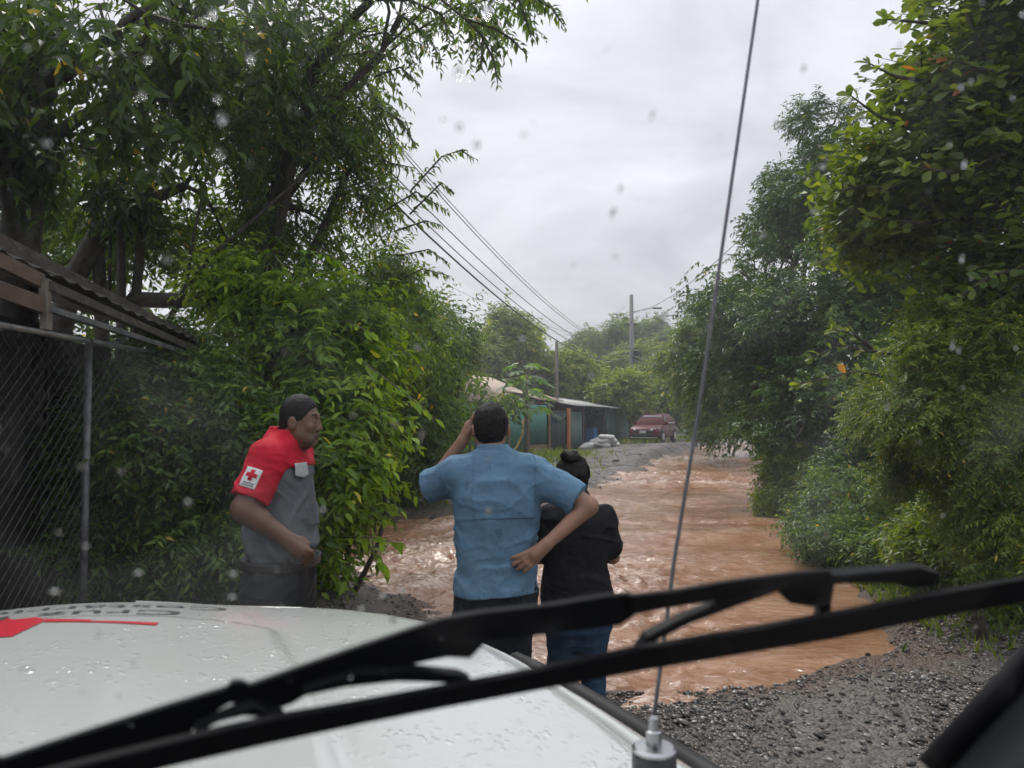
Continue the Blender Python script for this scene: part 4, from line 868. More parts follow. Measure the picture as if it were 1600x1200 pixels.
# ------------------------------------------------------------------ people (distance fields meshed by surface nets)
class Field:
    def __init__(s, lo, hi, h):
        s.lo = np.array(lo, float); s.h = h
        s.n = np.ceil((np.array(hi)-s.lo)/h).astype(int)+1
        s.ax = [(s.lo[i] + h*np.arange(s.n[i])).astype(np.float32) for i in range(3)]
        s.D = np.full(s.n, 0.06, np.float32)
    def sub(s, lo, hi):
        sl = tuple(slice(int(max(0, math.floor((lo[i]-s.lo[i])/s.h))), int(max(1, min(s.n[i], math.ceil((hi[i]-s.lo[i])/s.h)+1)))) for i in range(3))
        return sl, s.ax[0][sl[0]][:, None, None], s.ax[1][sl[1]][None, :, None], s.ax[2][sl[2]][None, None, :]
    def op(s, fn, lo, hi, k, mode):
        m = k + 0.03; sl, X, Y, Z = s.sub(np.array(lo)-m, np.array(hi)+m)
        d = fn(X, Y, Z); a = s.D[sl]
        if mode == 'u':
            hh = np.maximum(k-np.abs(a-d), 0)/k; s.D[sl] = np.minimum(a, d) - hh*hh*k*0.25
        elif mode == 's':
            d = -d; hh = np.maximum(k-np.abs(a-d), 0)/k; s.D[sl] = np.maximum(a, d) + hh*hh*k*0.25
        elif mode == 'i': s.D[sl] = np.maximum(a, d)
        return s
    def cap(s, a, b, ra, rb=None, k=0.02, mode='u', cut=None):
        a, b = np.array(a, float), np.array(b, float); rb = ra if rb is None else rb; ab = b-a; L2 = ab @ ab + 1e-12; rm = max(ra, rb)
        def fn(X, Y, Z):
            t = np.clip(((X-a[0])*ab[0]+(Y-a[1])*ab[1]+(Z-a[2])*ab[2])/L2, 0, 1)
            d = np.sqrt((X-a[0]-t*ab[0])**2+(Y-a[1]-t*ab[1])**2+(Z-a[2]-t*ab[2])**2) - (ra+(rb-ra)*t)
            if cut is not None:
                n_ = ab/math.sqrt(L2); c = a+ab*cut
                d = np.maximum(d, (X-c[0])*n_[0]+(Y-c[1])*n_[1]+(Z-c[2])*n_[2])
            return d
        return s.op(fn, np.minimum(a, b)-rm, np.maximum(a, b)+rm, k, mode)
    def ell(s, c, r, k=0.02, mode='u', rot=None):
        c, r = np.array(c, float), np.array(r, float); rm = r.max()
        def fn(X, Y, Z):
            x, y, z = X-c[0], Y-c[1], Z-c[2]
            if rot is not None:
                x, y, z = [rot[i][0]*x+rot[i][1]*y+rot[i][2]*z for i in range(3)]
            k0 = np.sqrt((x/r[0])**2+(y/r[1])**2+(z/r[2])**2); k1 = np.sqrt((x/r[0]**2)**2+(y/r[1]**2)**2+(z/r[2]**2)**2)+1e-9
            return k0*(k0-1)/k1
        return s.op(fn, c-rm, c+rm, k, mode)
    def trunk(s, prof, k=0.03, ex=2.4):
        """rows of z, half width, half depth, centre x, centre y"""
        P = np.array(prof, float)
        def fn(X, Y, Z):
            z = np.clip(Z, P[0, 0], P[-1, 0]); w_, d_, cx_, cy2 = [np.interp(z.ravel(), P[:, 0], P[:, i]).reshape(z.shape) for i in (1, 2, 3, 4)]
            q = (np.abs((X-cx_)/w_)**ex + np.abs((Y-cy2)/d_)**ex)**(1/ex)
            d = (q-1)*np.minimum(w_, d_)*0.9
            return np.maximum(d, np.maximum(P[0, 0]-Z, Z-P[-1, 0]))
        wm_ = P[:, 1].max(); dm = P[:, 2].max()
        return s.op(fn, (P[:, 3].min()-wm_, P[:, 4].min()-dm, P[0, 0]), (P[:, 3].max()+wm_, P[:, 4].max()+dm, P[-1, 0]), k, 'u')
    def disp(s, fn):
        X, Y, Z = s.ax[0][:, None, None], s.ax[1][None, :, None], s.ax[2][None, None, :]
        m = np.abs(s.D) < 0.05
        i, j, k = np.nonzero(m); s.D[m] += fn(s.ax[0][i], s.ax[1][j], s.ax[2][k]).astype(np.float32); return s
    def blur(s, n=1):
        for _ in range(n):
            for ax_ in range(3):
                D = s.D; s.D = (np.roll(D, 1, ax_) + 2*D + np.roll(D, -1, ax_))*0.25
        return s
    def mesh(s, name):
        D = s.D; D[0], D[-1], D[:, 0], D[:, -1], D[:, :, 0], D[:, :, -1] = .05, .05, .05, .05, .05, .05
        ins = D < 0; nx, ny, nz_ = np.array(D.shape)-1
        cnt = np.zeros((nx, ny, nz_), np.uint8)
        cs = [(i, j, k) for i in (0, 1) for j in (0, 1) for k in (0, 1)]
        for i, j, k in cs: cnt += ins[i:i+nx, j:j+ny, k:k+nz_]
        act = (cnt > 0) & (cnt < 8); ai = np.argwhere(act); idx = np.full(act.shape, -1, np.int64); idx[act] = np.arange(len(ai))
        acc = np.zeros((len(ai), 3)); num = np.zeros(len(ai))
        for c in cs:
            for a_ in range(3):
                if c[a_] == 1: continue
                c2 = list(c); c2[a_] = 1
                d0 = D[tuple((ai+c).T)]; d1 = D[tuple((ai+c2).T)]; x_ = (d0 < 0) != (d1 < 0)
                t_ = np.where(x_, d0/np.where(x_, d0-d1, 1), 0); p = np.tile(np.array(c, float), (len(ai), 1)); p[:, a_] = t_
                acc += np.where(x_[:, None], p, 0); num += x_
        V = s.lo + s.h*(ai + acc/num[:, None])
        Fs = []
        for a_ in range(3):
            b_, c_ = (a_+1) % 3, (a_+2) % 3
            A = ins; sl0 = [slice(None)]*3; sl1 = [slice(None)]*3; sl0[a_] = slice(0, -1); sl1[a_] = slice(1, None)
            e = np.argwhere(A[tuple(sl0)] != A[tuple(sl1)]); e = e[(e[:, b_] > 0) & (e[:, c_] > 0) & (e[:, b_] < D.shape[b_]-1) & (e[:, c_] < D.shape[c_]-1)]
            q = []
            for db, dc in ((-1, -1), (0, -1), (0, 0), (-1, 0)):
                f = e.copy(); f[:, b_] += db; f[:, c_] += dc; q.append(idx[tuple(f.T)])
            q = np.stack(q, -1); fl = ~A[tuple(e.T)]; q[fl] = q[fl][:, ::-1]; Fs.append(q)
        return npmesh(name, V, np.concatenate(Fs), smooth=True)
def finger(F, pts, r0, r1, k=0.004):
    n = len(pts)-1
    for i in range(n): F.cap(pts[i], pts[i+1], r0+(r1-r0)*i/n, r0+(r1-r0)*(i+1)/n, k)
def head_sdf(F, c, f=1.0, yaw=0.0, nose=1.0, dy=0.88):
    """head centred at c (mid-skull), facing +Y turned by yaw; f scales"""
    cy2, sy2 = math.cos(yaw), math.sin(yaw)
    def P(x, y, z): x, y, z = x*f, y*f*dy, z*f; return (c[0]+x*cy2-y*sy2, c[1]+x*sy2+y*cy2, c[2]+z)
    ro = ((cy2, sy2, 0), (-sy2, cy2, 0), (0, 0, 1))
    F.ell(P(0, -0.008, 0.022), (0.076*f, 0.094*f*dy, 0.092*f), 0.02, rot=ro)           # cranium
    F.ell(P(0, 0.026, -0.030), (0.062*f, 0.066*f*dy, 0.078*f), 0.03, rot=ro)           # face
    F.cap(P(-0.026, 0.050, -0.088), P(0.026, 0.050, -0.088), 0.024*f, k=0.03)       # chin
    F.cap(P(-0.052, 0.0, -0.06), P(-0.028, 0.045, -0.085), 0.022*f, k=0.03); F.cap(P(0.052, 0.0, -0.06), P(0.028, 0.045, -0.085), 0.022*f, k=0.03)
    F.cap(P(-0.032, 0.078, 0.018), P(0.032, 0.078, 0.018), 0.011*f, k=0.015)        # brow
    for s_ in (1, -1):
        F.ell(P(s_*0.032, 0.092, -0.002), (0.017*f, 0.014*f, 0.011*f), 0.012, 's', rot=ro)
        F.ell(P(s_*0.032, 0.077, -0.002), (0.0125*f, 0.0125*f, 0.0115*f), 0.003, rot=ro)
        F.ell(P(s_*0.042, 0.062, -0.030), (0.020*f, 0.018*f, 0.018*f), 0.02, rot=ro)  # cheek
        F.ell(P(s_*0.086, -0.018, -0.012), (0.012*f, 0.020*f, 0.032*f), 0.008, rot=ro)   # ear
        F.ell(P(s_*0.098, -0.012, -0.010), (0.007*f, 0.010*f, 0.018*f), 0.006, 's', rot=ro)
        F.ell(P(s_*0.012, 0.093, -0.042), (0.010*f, 0.010*f, 0.008*f), 0.008, rot=ro)  # nostril wing
    F.cap(P(0, 0.086, 0.008), P(0, 0.105*nose, -0.036), 0.008*f, 0.0125*f, k=0.012)  # nose
    F.ell(P(0, 0.086, -0.066), (0.024*f, 0.014*f, 0.0075*f), 0.008, rot=ro); F.ell(P(0, 0.084, -0.079), (0.021*f, 0.014*f, 0.008*f), 0.008, rot=ro)
    F.ell(P(0, 0.100, -0.0725), (0.024*f, 0.012*f, 0.0022*f), 0.004, 's', rot=ro)
    return P
def fabric(name, col, wet=0.6, sc=300, var=0.12, rough=0.75):
    m = pbr(name, col, rough, spec=0.3, var=var, scale=7, bump=0.010, bscale=16)
    b_ = m.node_tree.nodes['Principled BSDF']; b_.inputs['Specular IOR Level'].default_value = 0.2; return m
def wrinkle(seed, amp, fx, fy, fz):
    def fn(x, y, z):
        q = vnoise(x*3, y*3, z*3, seed+5)
        n1_ = vnoise(x*fx+q*1.2, y*fy+q, z*fz-q*1.4, seed)
        n2_ = vnoise(x*fx*2.1+q*2, y*fy*2.1, z*fz*1.9+q*3, seed+1)
        return -amp*1.3*(np.clip(1-2.4*np.abs(n1_), 0, 1)**1.5 + 0.55*np.clip(1-2.6*np.abs(n2_), 0, 1)**1.3 - 0.45)
    return fn
skin_tan = pbr('tan_skin', (0.31, 0.165, 0.108), 0.5, scale=14, var=0.12, bump=0.0006, bscale=160)
skin_brown = pbr('brown_skin', (0.150, 0.076, 0.046), 0.45, scale=14, var=0.15, bump=0.0006, bscale=160)
hair_m = pbr('black_hair', (0.007, 0.006, 0.006), 0.6, spec=0.25, scale=30, var=0.4, bump=0.004, bscale=220)
shoe_m = pbr('black_shoes', (0.015, 0.014, 0.014), 0.5, scale=9)
def body_lower(F, hip, legx, r0, kz=0.0):
    for s_ in (1, -1):
        F.cap((s_*legx*0.85, 0, hip), (s_*legx, 0.01, hip*0.54), r0, r0*0.68, 0.03); F.cap((s_*legx, 0.01, hip*0.54), (s_*legx*1.1, -0.01, 0.09), r0*0.66, r0*0.46, 0.02)
def trousers(root, mat, hip, legx, r0, prof, seed, h=0.009):
    F = Field((-0.32, -0.3, 0.0), (0.32, 0.3, prof[-1][0]+0.05), h)
    F.trunk([(hip-.24, prof[0][1]*.55, prof[0][2]*.6, 0, 0)] + prof, 0.06)
    for s_ in (1, -1):
        F.cap((s_*legx*0.85, 0, hip), (s_*legx, 0.012, hip*0.54), r0+0.012, r0*0.82, 0.05); F.cap((s_*legx, 0.012, hip*0.54), (s_*legx*1.1, -0.01, 0.05), r0*0.80, r0*0.74, 0.02)
    F.disp(wrinkle(seed, 0.007, 6, 6, 9))
    return obj('trousers', F.mesh('trousers'), mat, root)
def shoes(root, legx):
    for s_ in (1, -1):
        F = Field((s_*legx*1.1-0.09, -0.14, -0.01), (s_*legx*1.1+0.09, 0.24, 0.14), 0.008)
        F.cap((s_*legx*1.1, -0.05, 0.045), (s_*legx*1.15, 0.14, 0.035), 0.045, 0.042, 0.02); F.cap((s_*legx*1.1, -0.04, 0.05), (s_*legx*1.1, -0.02, 0.11), 0.043, 0.04, 0.02)
        F.op(lambda X, Y, Z: 0*X+0*Y-Z, (-1, -1, -.1), (1, 1, .3), 0.001, 'i')
        obj('shoe', F.mesh('shoe'), shoe_m, root)
def gz(x_, y_): return float(ground_h(np.array([x_]), np.array([y_]))[0])

# man in the blue shirt, back to the camera, hand to his ear and hand on his hip
bx, by = (775-800)/FPX*3.7, 3.7
root = empty('person', (bx, by, 0.01), 0.0); tag(root, 'man in light blue short sleeved shirt seen from behind, hand at his hip', 'person')
hp = 0.0
ARM = dict(shR=(.195, 0, 1.475), elR=(.435, -.085, 1.325), wrR=(.240, -.150, 1.163), shL=(-.195, .0, 1.475), elL=(-.335, .16, 1.385), wrL=(-.165, .075, 1.625))
HC = (-0.028, 0.035, 1.690)
F = Field((-0.46, -0.26, 0.0), (0.54, 0.34, 1.86), 0.0075)
Pn = head_sdf(F, HC, 1.0, yaw=R(14))
F.cap((-.012, -.015, 1.46), (-.024, .012, 1.62), .060, .055, .03)
F.trunk([(.86, .135, .085, 0, 0), (1.0, .15, .095, 0, 0), (1.2, .175, .105, 0, 0), (1.4, .185, .11, 0, 0), (1.5, .11, .07, 0, 0)], .04)
body_lower(F, 0.88, .095, .068)
for s_ in 'RL': F.cap(ARM['sh'+s_], ARM['el'+s_], .056, .044, .03); F.cap(ARM['el'+s_], ARM['wr'+s_], .044, .028, .015)
# right hand, spread on the hip
w_ = np.array(ARM['wrR']); kn = np.array([.172, -.146, 1.100])
F.cap(w_, kn+np.array([.012, -.004, .012]), .027, .028, .012); F.cap(w_+np.array([-.012, .0, -.02]), kn+np.array([.0, .004, -.014]), .022, .022, .012)
for i, (dx, dz, L) in enumerate([(-.070, -.026, 1.1), (-.068, -.036, 1.22), (-.062, -.044, 1.15), (-.050, -.050, .95)]):
    o_ = kn + np.array([.54, 0, -.84])*(.0165*(i-1.5)) + np.array([-.004, 0, .004])
    F.cap(w_, o_, .020, .0145, .014)
    finger(F, [o_, o_+np.array([dx*.45, -.008, dz*.45])*L, o_+np.array([dx*.8, -.004, dz*.82])*L, o_+np.array([dx, .004, dz*1.08])*L], .0125, .0095)
finger(F, [w_+np.array([-.005, .02, -.01]), w_+np.array([-.01, .05, -.02]), w_+np.array([-.012, .08, -.035])], .012, .009)
# left hand raised to the side of the head
w2 = np.array(ARM['wrL']); k2 = np.array([-.128, .072, 1.70])
F.cap(w2, k2, .026, .028, .012)
for i in range(4):
    o_ = k2 + np.array([.0, -.022+.015*i, .008]); finger(F, [o_, o_+np.array([.012, .004, .030]), o_+np.array([.026, .006, .050]), o_+np.array([.042, .006, .060])], .0095, .007)
finger(F, [w2+np.array([.015, -.015, .02]), w2+np.array([.035, -.03, .045]), w2+np.array([.045, -.032, .065])], .011, .008)
obj('body', F.mesh('body'), skin_tan, root)
# hair
F = Field((-0.16, -0.12, 1.55), (0.12, 0.20, 1.86), 0.005)
F.ell((HC[0], HC[1]-.012, HC[2]+.024), (.085, .096, .101), .02); F.ell((HC[0], HC[1]-.032, HC[2]-.03), (.066, .060, .064), .03)
F.op(lambda X, Y, Z: (Y-HC[1]-.045)*0.75+(HC[2]+.045-Z)*0.66+0*X, (-.2, -.2, 1.5), (.2, .25, 1.9), .001, 'i')
F.disp(lambda x, y, z: 0.003*vnoise(x*110, y*110, z*80, 4)+0.002*vnoise(x*30, y*30, z*30, 5))
obj('hair', F.mesh('hair'), hair_m, root)
# shirt
blue = fabric('blue_shirt_cloth', (0.120, 0.222, 0.325), var=.22)
def wetspots(m, thr=.60):
    t = m.node_tree; b_ = t.nodes['Principled BSDF']; src = b_.inputs['Base Color'].links[0].from_socket
    tcn = N(t, 'ShaderNodeTexCoord'); nz = N(t, 'ShaderNodeTexNoise'); nz.inputs['Scale'].default_value = 26; nz.inputs['Detail'].default_value = 2
    mp_ = N(t, 'ShaderNodeMapping'); mp_.inputs['Scale'].default_value = (1, 1, .45); t.links.new(tcn.outputs['Object'], mp_.inputs[0]); t.links.new(mp_.outputs[0], nz.inputs[0])
    mr_ = N(t, 'ShaderNodeMapRange'); t.links.new(nz.outputs['Fac'], mr_.inputs[0]); mr_.inputs['From Min'].default_value = thr; mr_.inputs['From Max'].default_value = thr+.06
    mx_ = N(t, 'ShaderNodeMix'); mx_.data_type = 'RGBA'; mx_.blend_type = 'MULTIPLY'; mx_.inputs['B'].default_value = (.72, .75, .78, 1)
    t.links.new(mr_.outputs[0], mx_.inputs['Factor']); t.links.new(src, mx_.inputs['A']); t.links.new(mx_.outputs['Result'], b_.inputs['Base Color'])
wetspots(blue, .66)
SP = [(.905, .200, .140, 0, 0), (.96, .199, .138, 0, 0), (1.06, .192, .130, 0, 0), (1.2, .198, .132, 0, 0), (1.36, .214, .138, 0, 0), (1.45, .205, .125, 0, 0), (1.515, .155, .095, -.005, 0), (1.565, .085, .075, -.01, -.005), (1.60, .062, .066, -.014, -.004)]
def shirt_field(h=.0075):
    F = Field((-0.46, -0.24, 0.86), (0.54, 0.34, 1.70), h); F.trunk(SP, .04)
    for s_ in (1, -1): F.cap((s_*.03, -.008, 1.548), (s_*.185, 0, 1.492), .052, .056, .05)
    F.cap((.185, 0, 1.468), (.405, -.075, 1.345), .080, .082, .05, cut=.93)
    F.cap((-.185, 0, 1.468), (-.36, .15, 1.385), .080, .084, .05, cut=.80)
    return F
F = shirt_field()
F.disp(lambda x, y, z: wrinkle(7, .0050, 4.5, 5, 8)(x, y, z) + 0.004*np.sin(z*36-np.abs(x)*40+5*vnoise(x*4, y*4, z*4, 3))*sstep(1.15, .97, z))
F.op(lambda X, Y, Z: .905+.012*np.sin(X*9)-Z+0*Y, (-.5, -.3, .8), (.5, .3, 1.3), .001, 'i')
shirt = obj('shirt', F.mesh('shirt'), blue, root)
F = shirt_field(.006); F.D -= .0045
F.op(lambda X, Y, Z: np.maximum(np.maximum(-.108-X, X-.185), np.maximum(np.maximum(1.268+.02*X-Z, Z-1.585), Y+.02)), (-.6, -.4, .7), (.6, .5, 1.8), .001, 'i')
F.disp(wrinkle(7, .0050, 4.5, 5, 8)); obj('back_flap', F.mesh('back_flap'), blue, shirt)
F = Field((-.12, -.12, 1.53), (.10, .12, 1.66), .005)
F.trunk([(1.555, .092, .086, -.014, -.006), (1.59, .078, .076, -.017, .0), (1.612, .073, .074, -.018, .003)], .01, 2.0)
F.op(lambda X, Y, Z: 1.562-Z+0*X+0*Y, (-1, -1, 1), (1, 1, 2), .001, 'i'); F.D = np.maximum(F.D, -(F.D+.008))
obj('collar', F.mesh('collar'), blue, shirt)
navy = fabric('navy_trouser_cloth', (0.012, 0.014, 0.020)); trousers(root, navy, .92, .095, .092, [(.78, .188, .125, 0, 0), (.9, .190, .125, 0, 0), (1.0, .175, .115, 0, 0)], 31)
shoes(root, .095)

# woman in black, hair in a bun, jeans
wx_, wy_ = (900-800)/FPX*4.25, 4.25
root = empty('person', (wx_, wy_, -0.02), 0.0); tag(root, 'woman with hair bun in black jacket and blue jeans, back turned', 'person')
HC = (-0.022, 0.03, 1.455)
F = Field((-0.32, -0.22, 0.0), (0.32, 0.34, 1.62), 0.008)
head_sdf(F, HC, .95, yaw=R(-8)); F.cap((-.01, -.01, 1.22), (-.015, .01, 1.38), .055, .05, .03)
F.trunk([(.66, .13, .09, 0, 0), (.8, .15, .10, 0, 0), (1.0, .14, .10, 0, 0), (1.15, .16, .105, 0, 0), (1.26, .11, .07, 0, 0)], .04); body_lower(F, .72, .085, .065)
for s_ in (1, -1):
    F.cap((s_*.15, 0, 1.22), (s_*.20, .04, 1.0), .045, .038, .02); F.cap((s_*.20, .04, 1.0), (s_*.04, .19, 1.06), .038, .028, .02)
    for i in range(4): finger(F, [(s_*.03, .20, 1.045+.016*i), (s_*-.01, .215, 1.045+.016*i), (s_*-.04, .205, 1.045+.016*i)], .009, .007)
    finger(F, [(s_*.04, .20, 1.09), (s_*.02, .215, 1.11), (s_*0, .215, 1.12)], .010, .008)
obj('body', F.mesh('body'), skin_tan, root)
F = Field((-0.17, -0.16, 1.28), (0.13, 0.20, 1.64), 0.005)
F.ell((HC[0]+.004, HC[1]-.012, HC[2]+.010), (.090, .102, .096), .02); F.ell((HC[0]+.008, HC[1]-.04, HC[2]-.045), (.080, .066, .070), .03)
F.ell((HC[0]-.014, HC[1]-.058, HC[2]+.100), (.054, .046, .040), .008); F.ell((HC[0]+.012, HC[1]-.060, HC[2]+.088), (.036, .036, .032), .01)
F.op(lambda X, Y, Z: (Y-HC[1]-.055)*.8+(HC[2]+.03-Z)*.6+0*X, (-.3, -.3, 1.2), (.3, .3, 1.7), .001, 'i')
F.disp(lambda x, y, z: 0.006*vnoise(x*60, y*60, z*24, 4)+0.009*vnoise(x*24, y*24, z*24, 5))
obj('hair', F.mesh('hair'), pbr('brown_black_hair', (0.009, 0.006, 0.005), 0.55, spec=.25, scale=30, var=.5, bump=.004, bscale=200), root)
blk = fabric('black_jacket_cloth', (0.011, 0.011, 0.013))
F = Field((-0.34, -0.26, 0.66), (0.34, 0.34, 1.44), 0.008)
F.trunk([(.70, .198, .155, 0, 0), (.80, .200, .155, 0, 0), (.97, .172, .135, 0, 0), (1.1, .178, .135, 0, 0), (1.22, .178, .125, 0, 0), (1.29, .11, .09, 0, 0), (1.36, .075, .075, -.01, 0), (1.39, .066, .068, -.01, 0)], .04)
for s_ in (1, -1):
    F.cap((s_*.150, -.005, 1.225), (s_*.185, .01, 1.06), .070, .066, .04); F.cap((s_*.185, .01, 1.06), (s_*.06, .17, 1.06), .064, .05, .03)
F.disp(wrinkle(41, .006, 5, 5, 9)); obj('jacket', F.mesh('jacket'), blk, root)
jean = fabric('blue_denim', (0.020, 0.050, 0.095)); trousers(root, jean, .76, .088, .088, [(.62, .175, .13, 0, 0), (.74, .178, .13, 0, 0), (.84, .165, .12, 0, 0)], 37)
shoes(root, .088)

# stubble on the jaw and darker lips belong to this man's skin
t = skin_brown.node_tree; b_ = t.nodes['Principled BSDF']; src = b_.inputs['Base Color'].links[0].from_socket
tcn = N(t, 'ShaderNodeTexCoord')
def skin_zone(src, c_, r0, r1, colr):
    vm = N(t, 'ShaderNodeVectorMath'); vm.operation = 'DISTANCE'; t.links.new(tcn.outputs['Object'], vm.inputs[0]); vm.inputs[1].default_value = c_
    mr_ = N(t, 'ShaderNodeMapRange'); t.links.new(vm.outputs['Value'], mr_.inputs[0]); mr_.inputs['From Min'].default_value = r1; mr_.inputs['From Max'].default_value = r0
    mx_ = N(t, 'ShaderNodeMix'); mx_.data_type = 'RGBA'; mx_.blend_type = 'MULTIPLY'; mx_.inputs['B'].default_value = (*colr, 1)
    t.links.new(mr_.outputs[0], mx_.inputs['Factor']); t.links.new(src, mx_.inputs['A']); return mx_.outputs['Result']
src = skin_zone(src, (0, .125, 1.552), .045, .075, (.55, .58, .62))
src = skin_zone(src, (0, .160, 1.562), .012, .026, (.75, .5, .5))
t.links.new(src, b_.inputs['Base Color'])
# man in the red and grey uniform, in profile, hand at his pocket   (local +Y is his front, +X his right side)
px0, py0 = (440-800)/FPX*3.42, 3.42
root = empty('person', (px0, py0, 0.10), R(-94)); tag(root, 'man in red and grey rescue uniform shirt standing in profile, hand at pocket', 'person')
HC = (0.0, 0.088, 1.636)
F = Field((-0.34, -0.30, 0.0), (0.36, 0.34, 1.80), 0.0065)
Pn = head_sdf(F, HC, .97, yaw=R(4), dy=.86)
F.cap((0, .005, 1.46), (0, .065, 1.585), .072, .066, .03); F.cap((0, .06, 1.55), (0, .10, 1.545), .045, .036, .03)
F.trunk([(.86, .13, .09, 0, 0.0), (1.0, .15, .10, 0, .0), (1.2, .175, .115, 0, .0), (1.4, .185, .105, 0, -.01), (1.48, .10, .07, 0, -.01)], .04); body_lower(F, .90, .095, .068)
shR, elR, wrR = np.array([.190, .015, 1.475]), np.array([.265, -.050, 1.275]), np.array([.205, .120, 1.140])
F.cap(shR, elR, .060, .053, .03); F.cap(elR, elR+(wrR-elR)*.3, .046, .048, .02); F.cap(elR, wrR, .046, .033, .02)
kn = np.array([.188, .168, 1.100]); F.cap(wrR, kn, .029, .031, .012); F.cap(wrR+np.array([0, .0, -.02]), kn+np.array([0, -.012, -.02]), .024, .022, .012)
for i in range(4):
    o_ = kn + np.array([.012-.004*i, .012-.012*i, .012-.013*i]); finger(F, [o_, o_+np.array([-.004, .026, -.016]), o_+np.array([-.022, .030, -.036]), o_+np.array([-.036, .018, -.046])], .0105, .008)
finger(F, [wrR+np.array([-.015, .02, .01]), wrR+np.array([-.028, .05, .0]), wrR+np.array([-.03, .07, -.018])], .0125, .010)
shL, elL, wrL = np.array([-.19, .0, 1.47]), np.array([-.25, -.06, 1.24]), np.array([-.22, .02, 1.05])
F.cap(shL, elL, .056, .047, .03); F.cap(elL, wrL, .045, .03, .015); F.cap(wrL, wrL+np.array([.01, .0, -.06]), .029, .028, .012)
for i in range(4): o_ = wrL+np.array([.0, .022-.015*i, -.07]); finger(F, [o_, o_+np.array([.0, .02, -.03]), o_+np.array([.008, .018, -.055])], .010, .008)
obj('body', F.mesh('body'), skin_brown, root)
eye_w = pbr('eye_white', (0.30, 0.27, 0.25), 0.2, scale=20, var=.05); eye_d = pbr('iris', (0.015, 0.010, 0.008), 0.1, scale=20)
for s_ in (1, -1):
    c_ = Pn(s_*.032, .0765, -.002); MB().lathe([(.0015*math.sin(a_)*7.6, .0114*math.cos(a_)) for a_ in np.linspace(.05, math.pi-.05, 9)], 12, c_).build('eye', eye_w, root, smooth=True)
    c_ = Pn(s_*.033, .0850, -.002); MB().lathe([(.0056*math.sin(a_), .0056*math.cos(a_)) for a_ in np.linspace(.05, math.pi-.05, 7)], 10, c_).build('iris', eye_d, root, smooth=True)
F = Field((-0.12, -0.06, 1.52), (0.12, 0.22, 1.80), 0.0045)
yc, ysn = math.cos(R(8)), math.sin(R(8))
F.ell((HC[0], HC[1]-.008, HC[2]+.023), (.078, .086, .095), .02); F.ell((HC[0], HC[1]-.036, HC[2]-.032), (.062, .048, .055), .03)
def hl(X, Y, Z):
    f_ = Y-HC[1]; z_ = Z-HC[2]
    front = (f_-.024) - z_*.74 + 0*X       # behind the hairline
    low = -(z_ + .006 + .60*np.minimum(-f_+.01, .1)) + 0*X                           # above the nape line
    return np.maximum(front, low)*0.8 + .0035*vnoise(0*X+Y*70, Z*70+0*X, X*70+0*Y, 8)
F.op(hl, (-.2, -.2, 1.4), (.2, .3, 1.9), .001, 'i'); F.disp(lambda x, y, z: .0022*vnoise(x*120, y*120, z*120, 3))
obj('hair', F.mesh('hair'), hair_m, root)
for s_ in (1, -1): MB().tube([Pn(s_*.016, .090, .022), Pn(s_*.032, .090, .028), Pn(s_*.050, .074, .022)], [.003, .004, .002], 6).build('eyebrow', hair_m, root, smooth=True)
greyc = fabric('grey_uniform_cloth', (0.105, 0.118, 0.125)); redc = fabric('red_uniform_cloth', (0.50, 0.012, 0.030)); palec = fabric('pale_grey_trim_cloth', (0.42, 0.43, 0.43))
SP = [(1.00, .184, .132, 0, .006), (1.08, .192, .146, 0, .010), (1.20, .195, .143, 0, .008), (1.36, .200, .132, 0, .0), (1.45, .196, .120, 0, -.002), (1.515, .140, .095, 0, .0), (1.555, .092, .085, 0, .018), (1.59, .074, .078, 0, .030)]
SLV = [((.178, .012, 1.475), (.262, -.045, 1.285)), ((-.178, .0, 1.475), (-.25, -.05, 1.26))]
def ushirt(h=.0065): return Field((-0.36, -0.26, 0.96), (0.38, 0.26, 1.66), h)
wr = wrinkle(53, .0050, 6, 6, 10)
F = ushirt(); F.trunk(SP, .04); F.disp(lambda x, y, z: wr(x, y, z) + .006*np.sin(z*55+y*60+5*vnoise(x*5, y*5, z*5, 3))*sstep(1.30, 1.08, z))
shirt = obj('shirt', F.mesh('shirt'), greyc, root)
F = ushirt(.006); F.trunk(SP, .04); F.D -= .005
F.op(lambda X, Y, Z: 1.425 + .10*Y - Z + 0*X, (-1, -1, 0), (1, 1, 2), .001, 'i')
for s_ in (1, -1): F.cap((s_*.05, .0, 1.535), (s_*.178, .0, 1.49), .05, .056, .04)
for a_, b_ in SLV: F.cap(a_, b_, .078, .080, .035, cut=.86)
F.disp(wr)
yoke = obj('red_yoke', F.mesh('red_yoke'), redc, shirt)
F = Field((-.12, -.12, 1.47), (.12, .16, 1.66), .005)
F.trunk([(1.52, .100, .098, 0, .014), (1.575, .085, .090, 0, .034), (1.61, .083, .089, 0, .040)], .01, 2.0); F.D = np.maximum(F.D, -(F.D+.007))
F.op(lambda X, Y, Z: np.maximum(1.530-.30*Y-Z+0*X, Z-(1.606-.42*Y)), (-1, -1, 1), (1, 1, 2), .001, 'i'); obj('collar', F.mesh('collar'), redc, shirt)
utr = fabric('dark_grey_trousers_cloth', (0.015, 0.017, 0.019), rough=.6); trousers(root, utr, .92, .10, .105, [(.80, .188, .138, 0, .0), (.92, .188, .138, 0, .0), (1.045, .178, .130, 0, .005)], 47)
F = Field((-.25, -.2, .99), (.25, .22, 1.09), .006); F.trunk([(1.000, .202, .156, 0, .008), (1.042, .204, .160, 0, .010)], .005); obj('belt', F.mesh('belt'), shoe_m, root)
MB().box((.10, -.012, -.03), (.135, .012, .03)).build('belt_pouch', shoe_m, root, bevel=.004, loc=(.075, .10, 1.035))
shoes(root, .10)
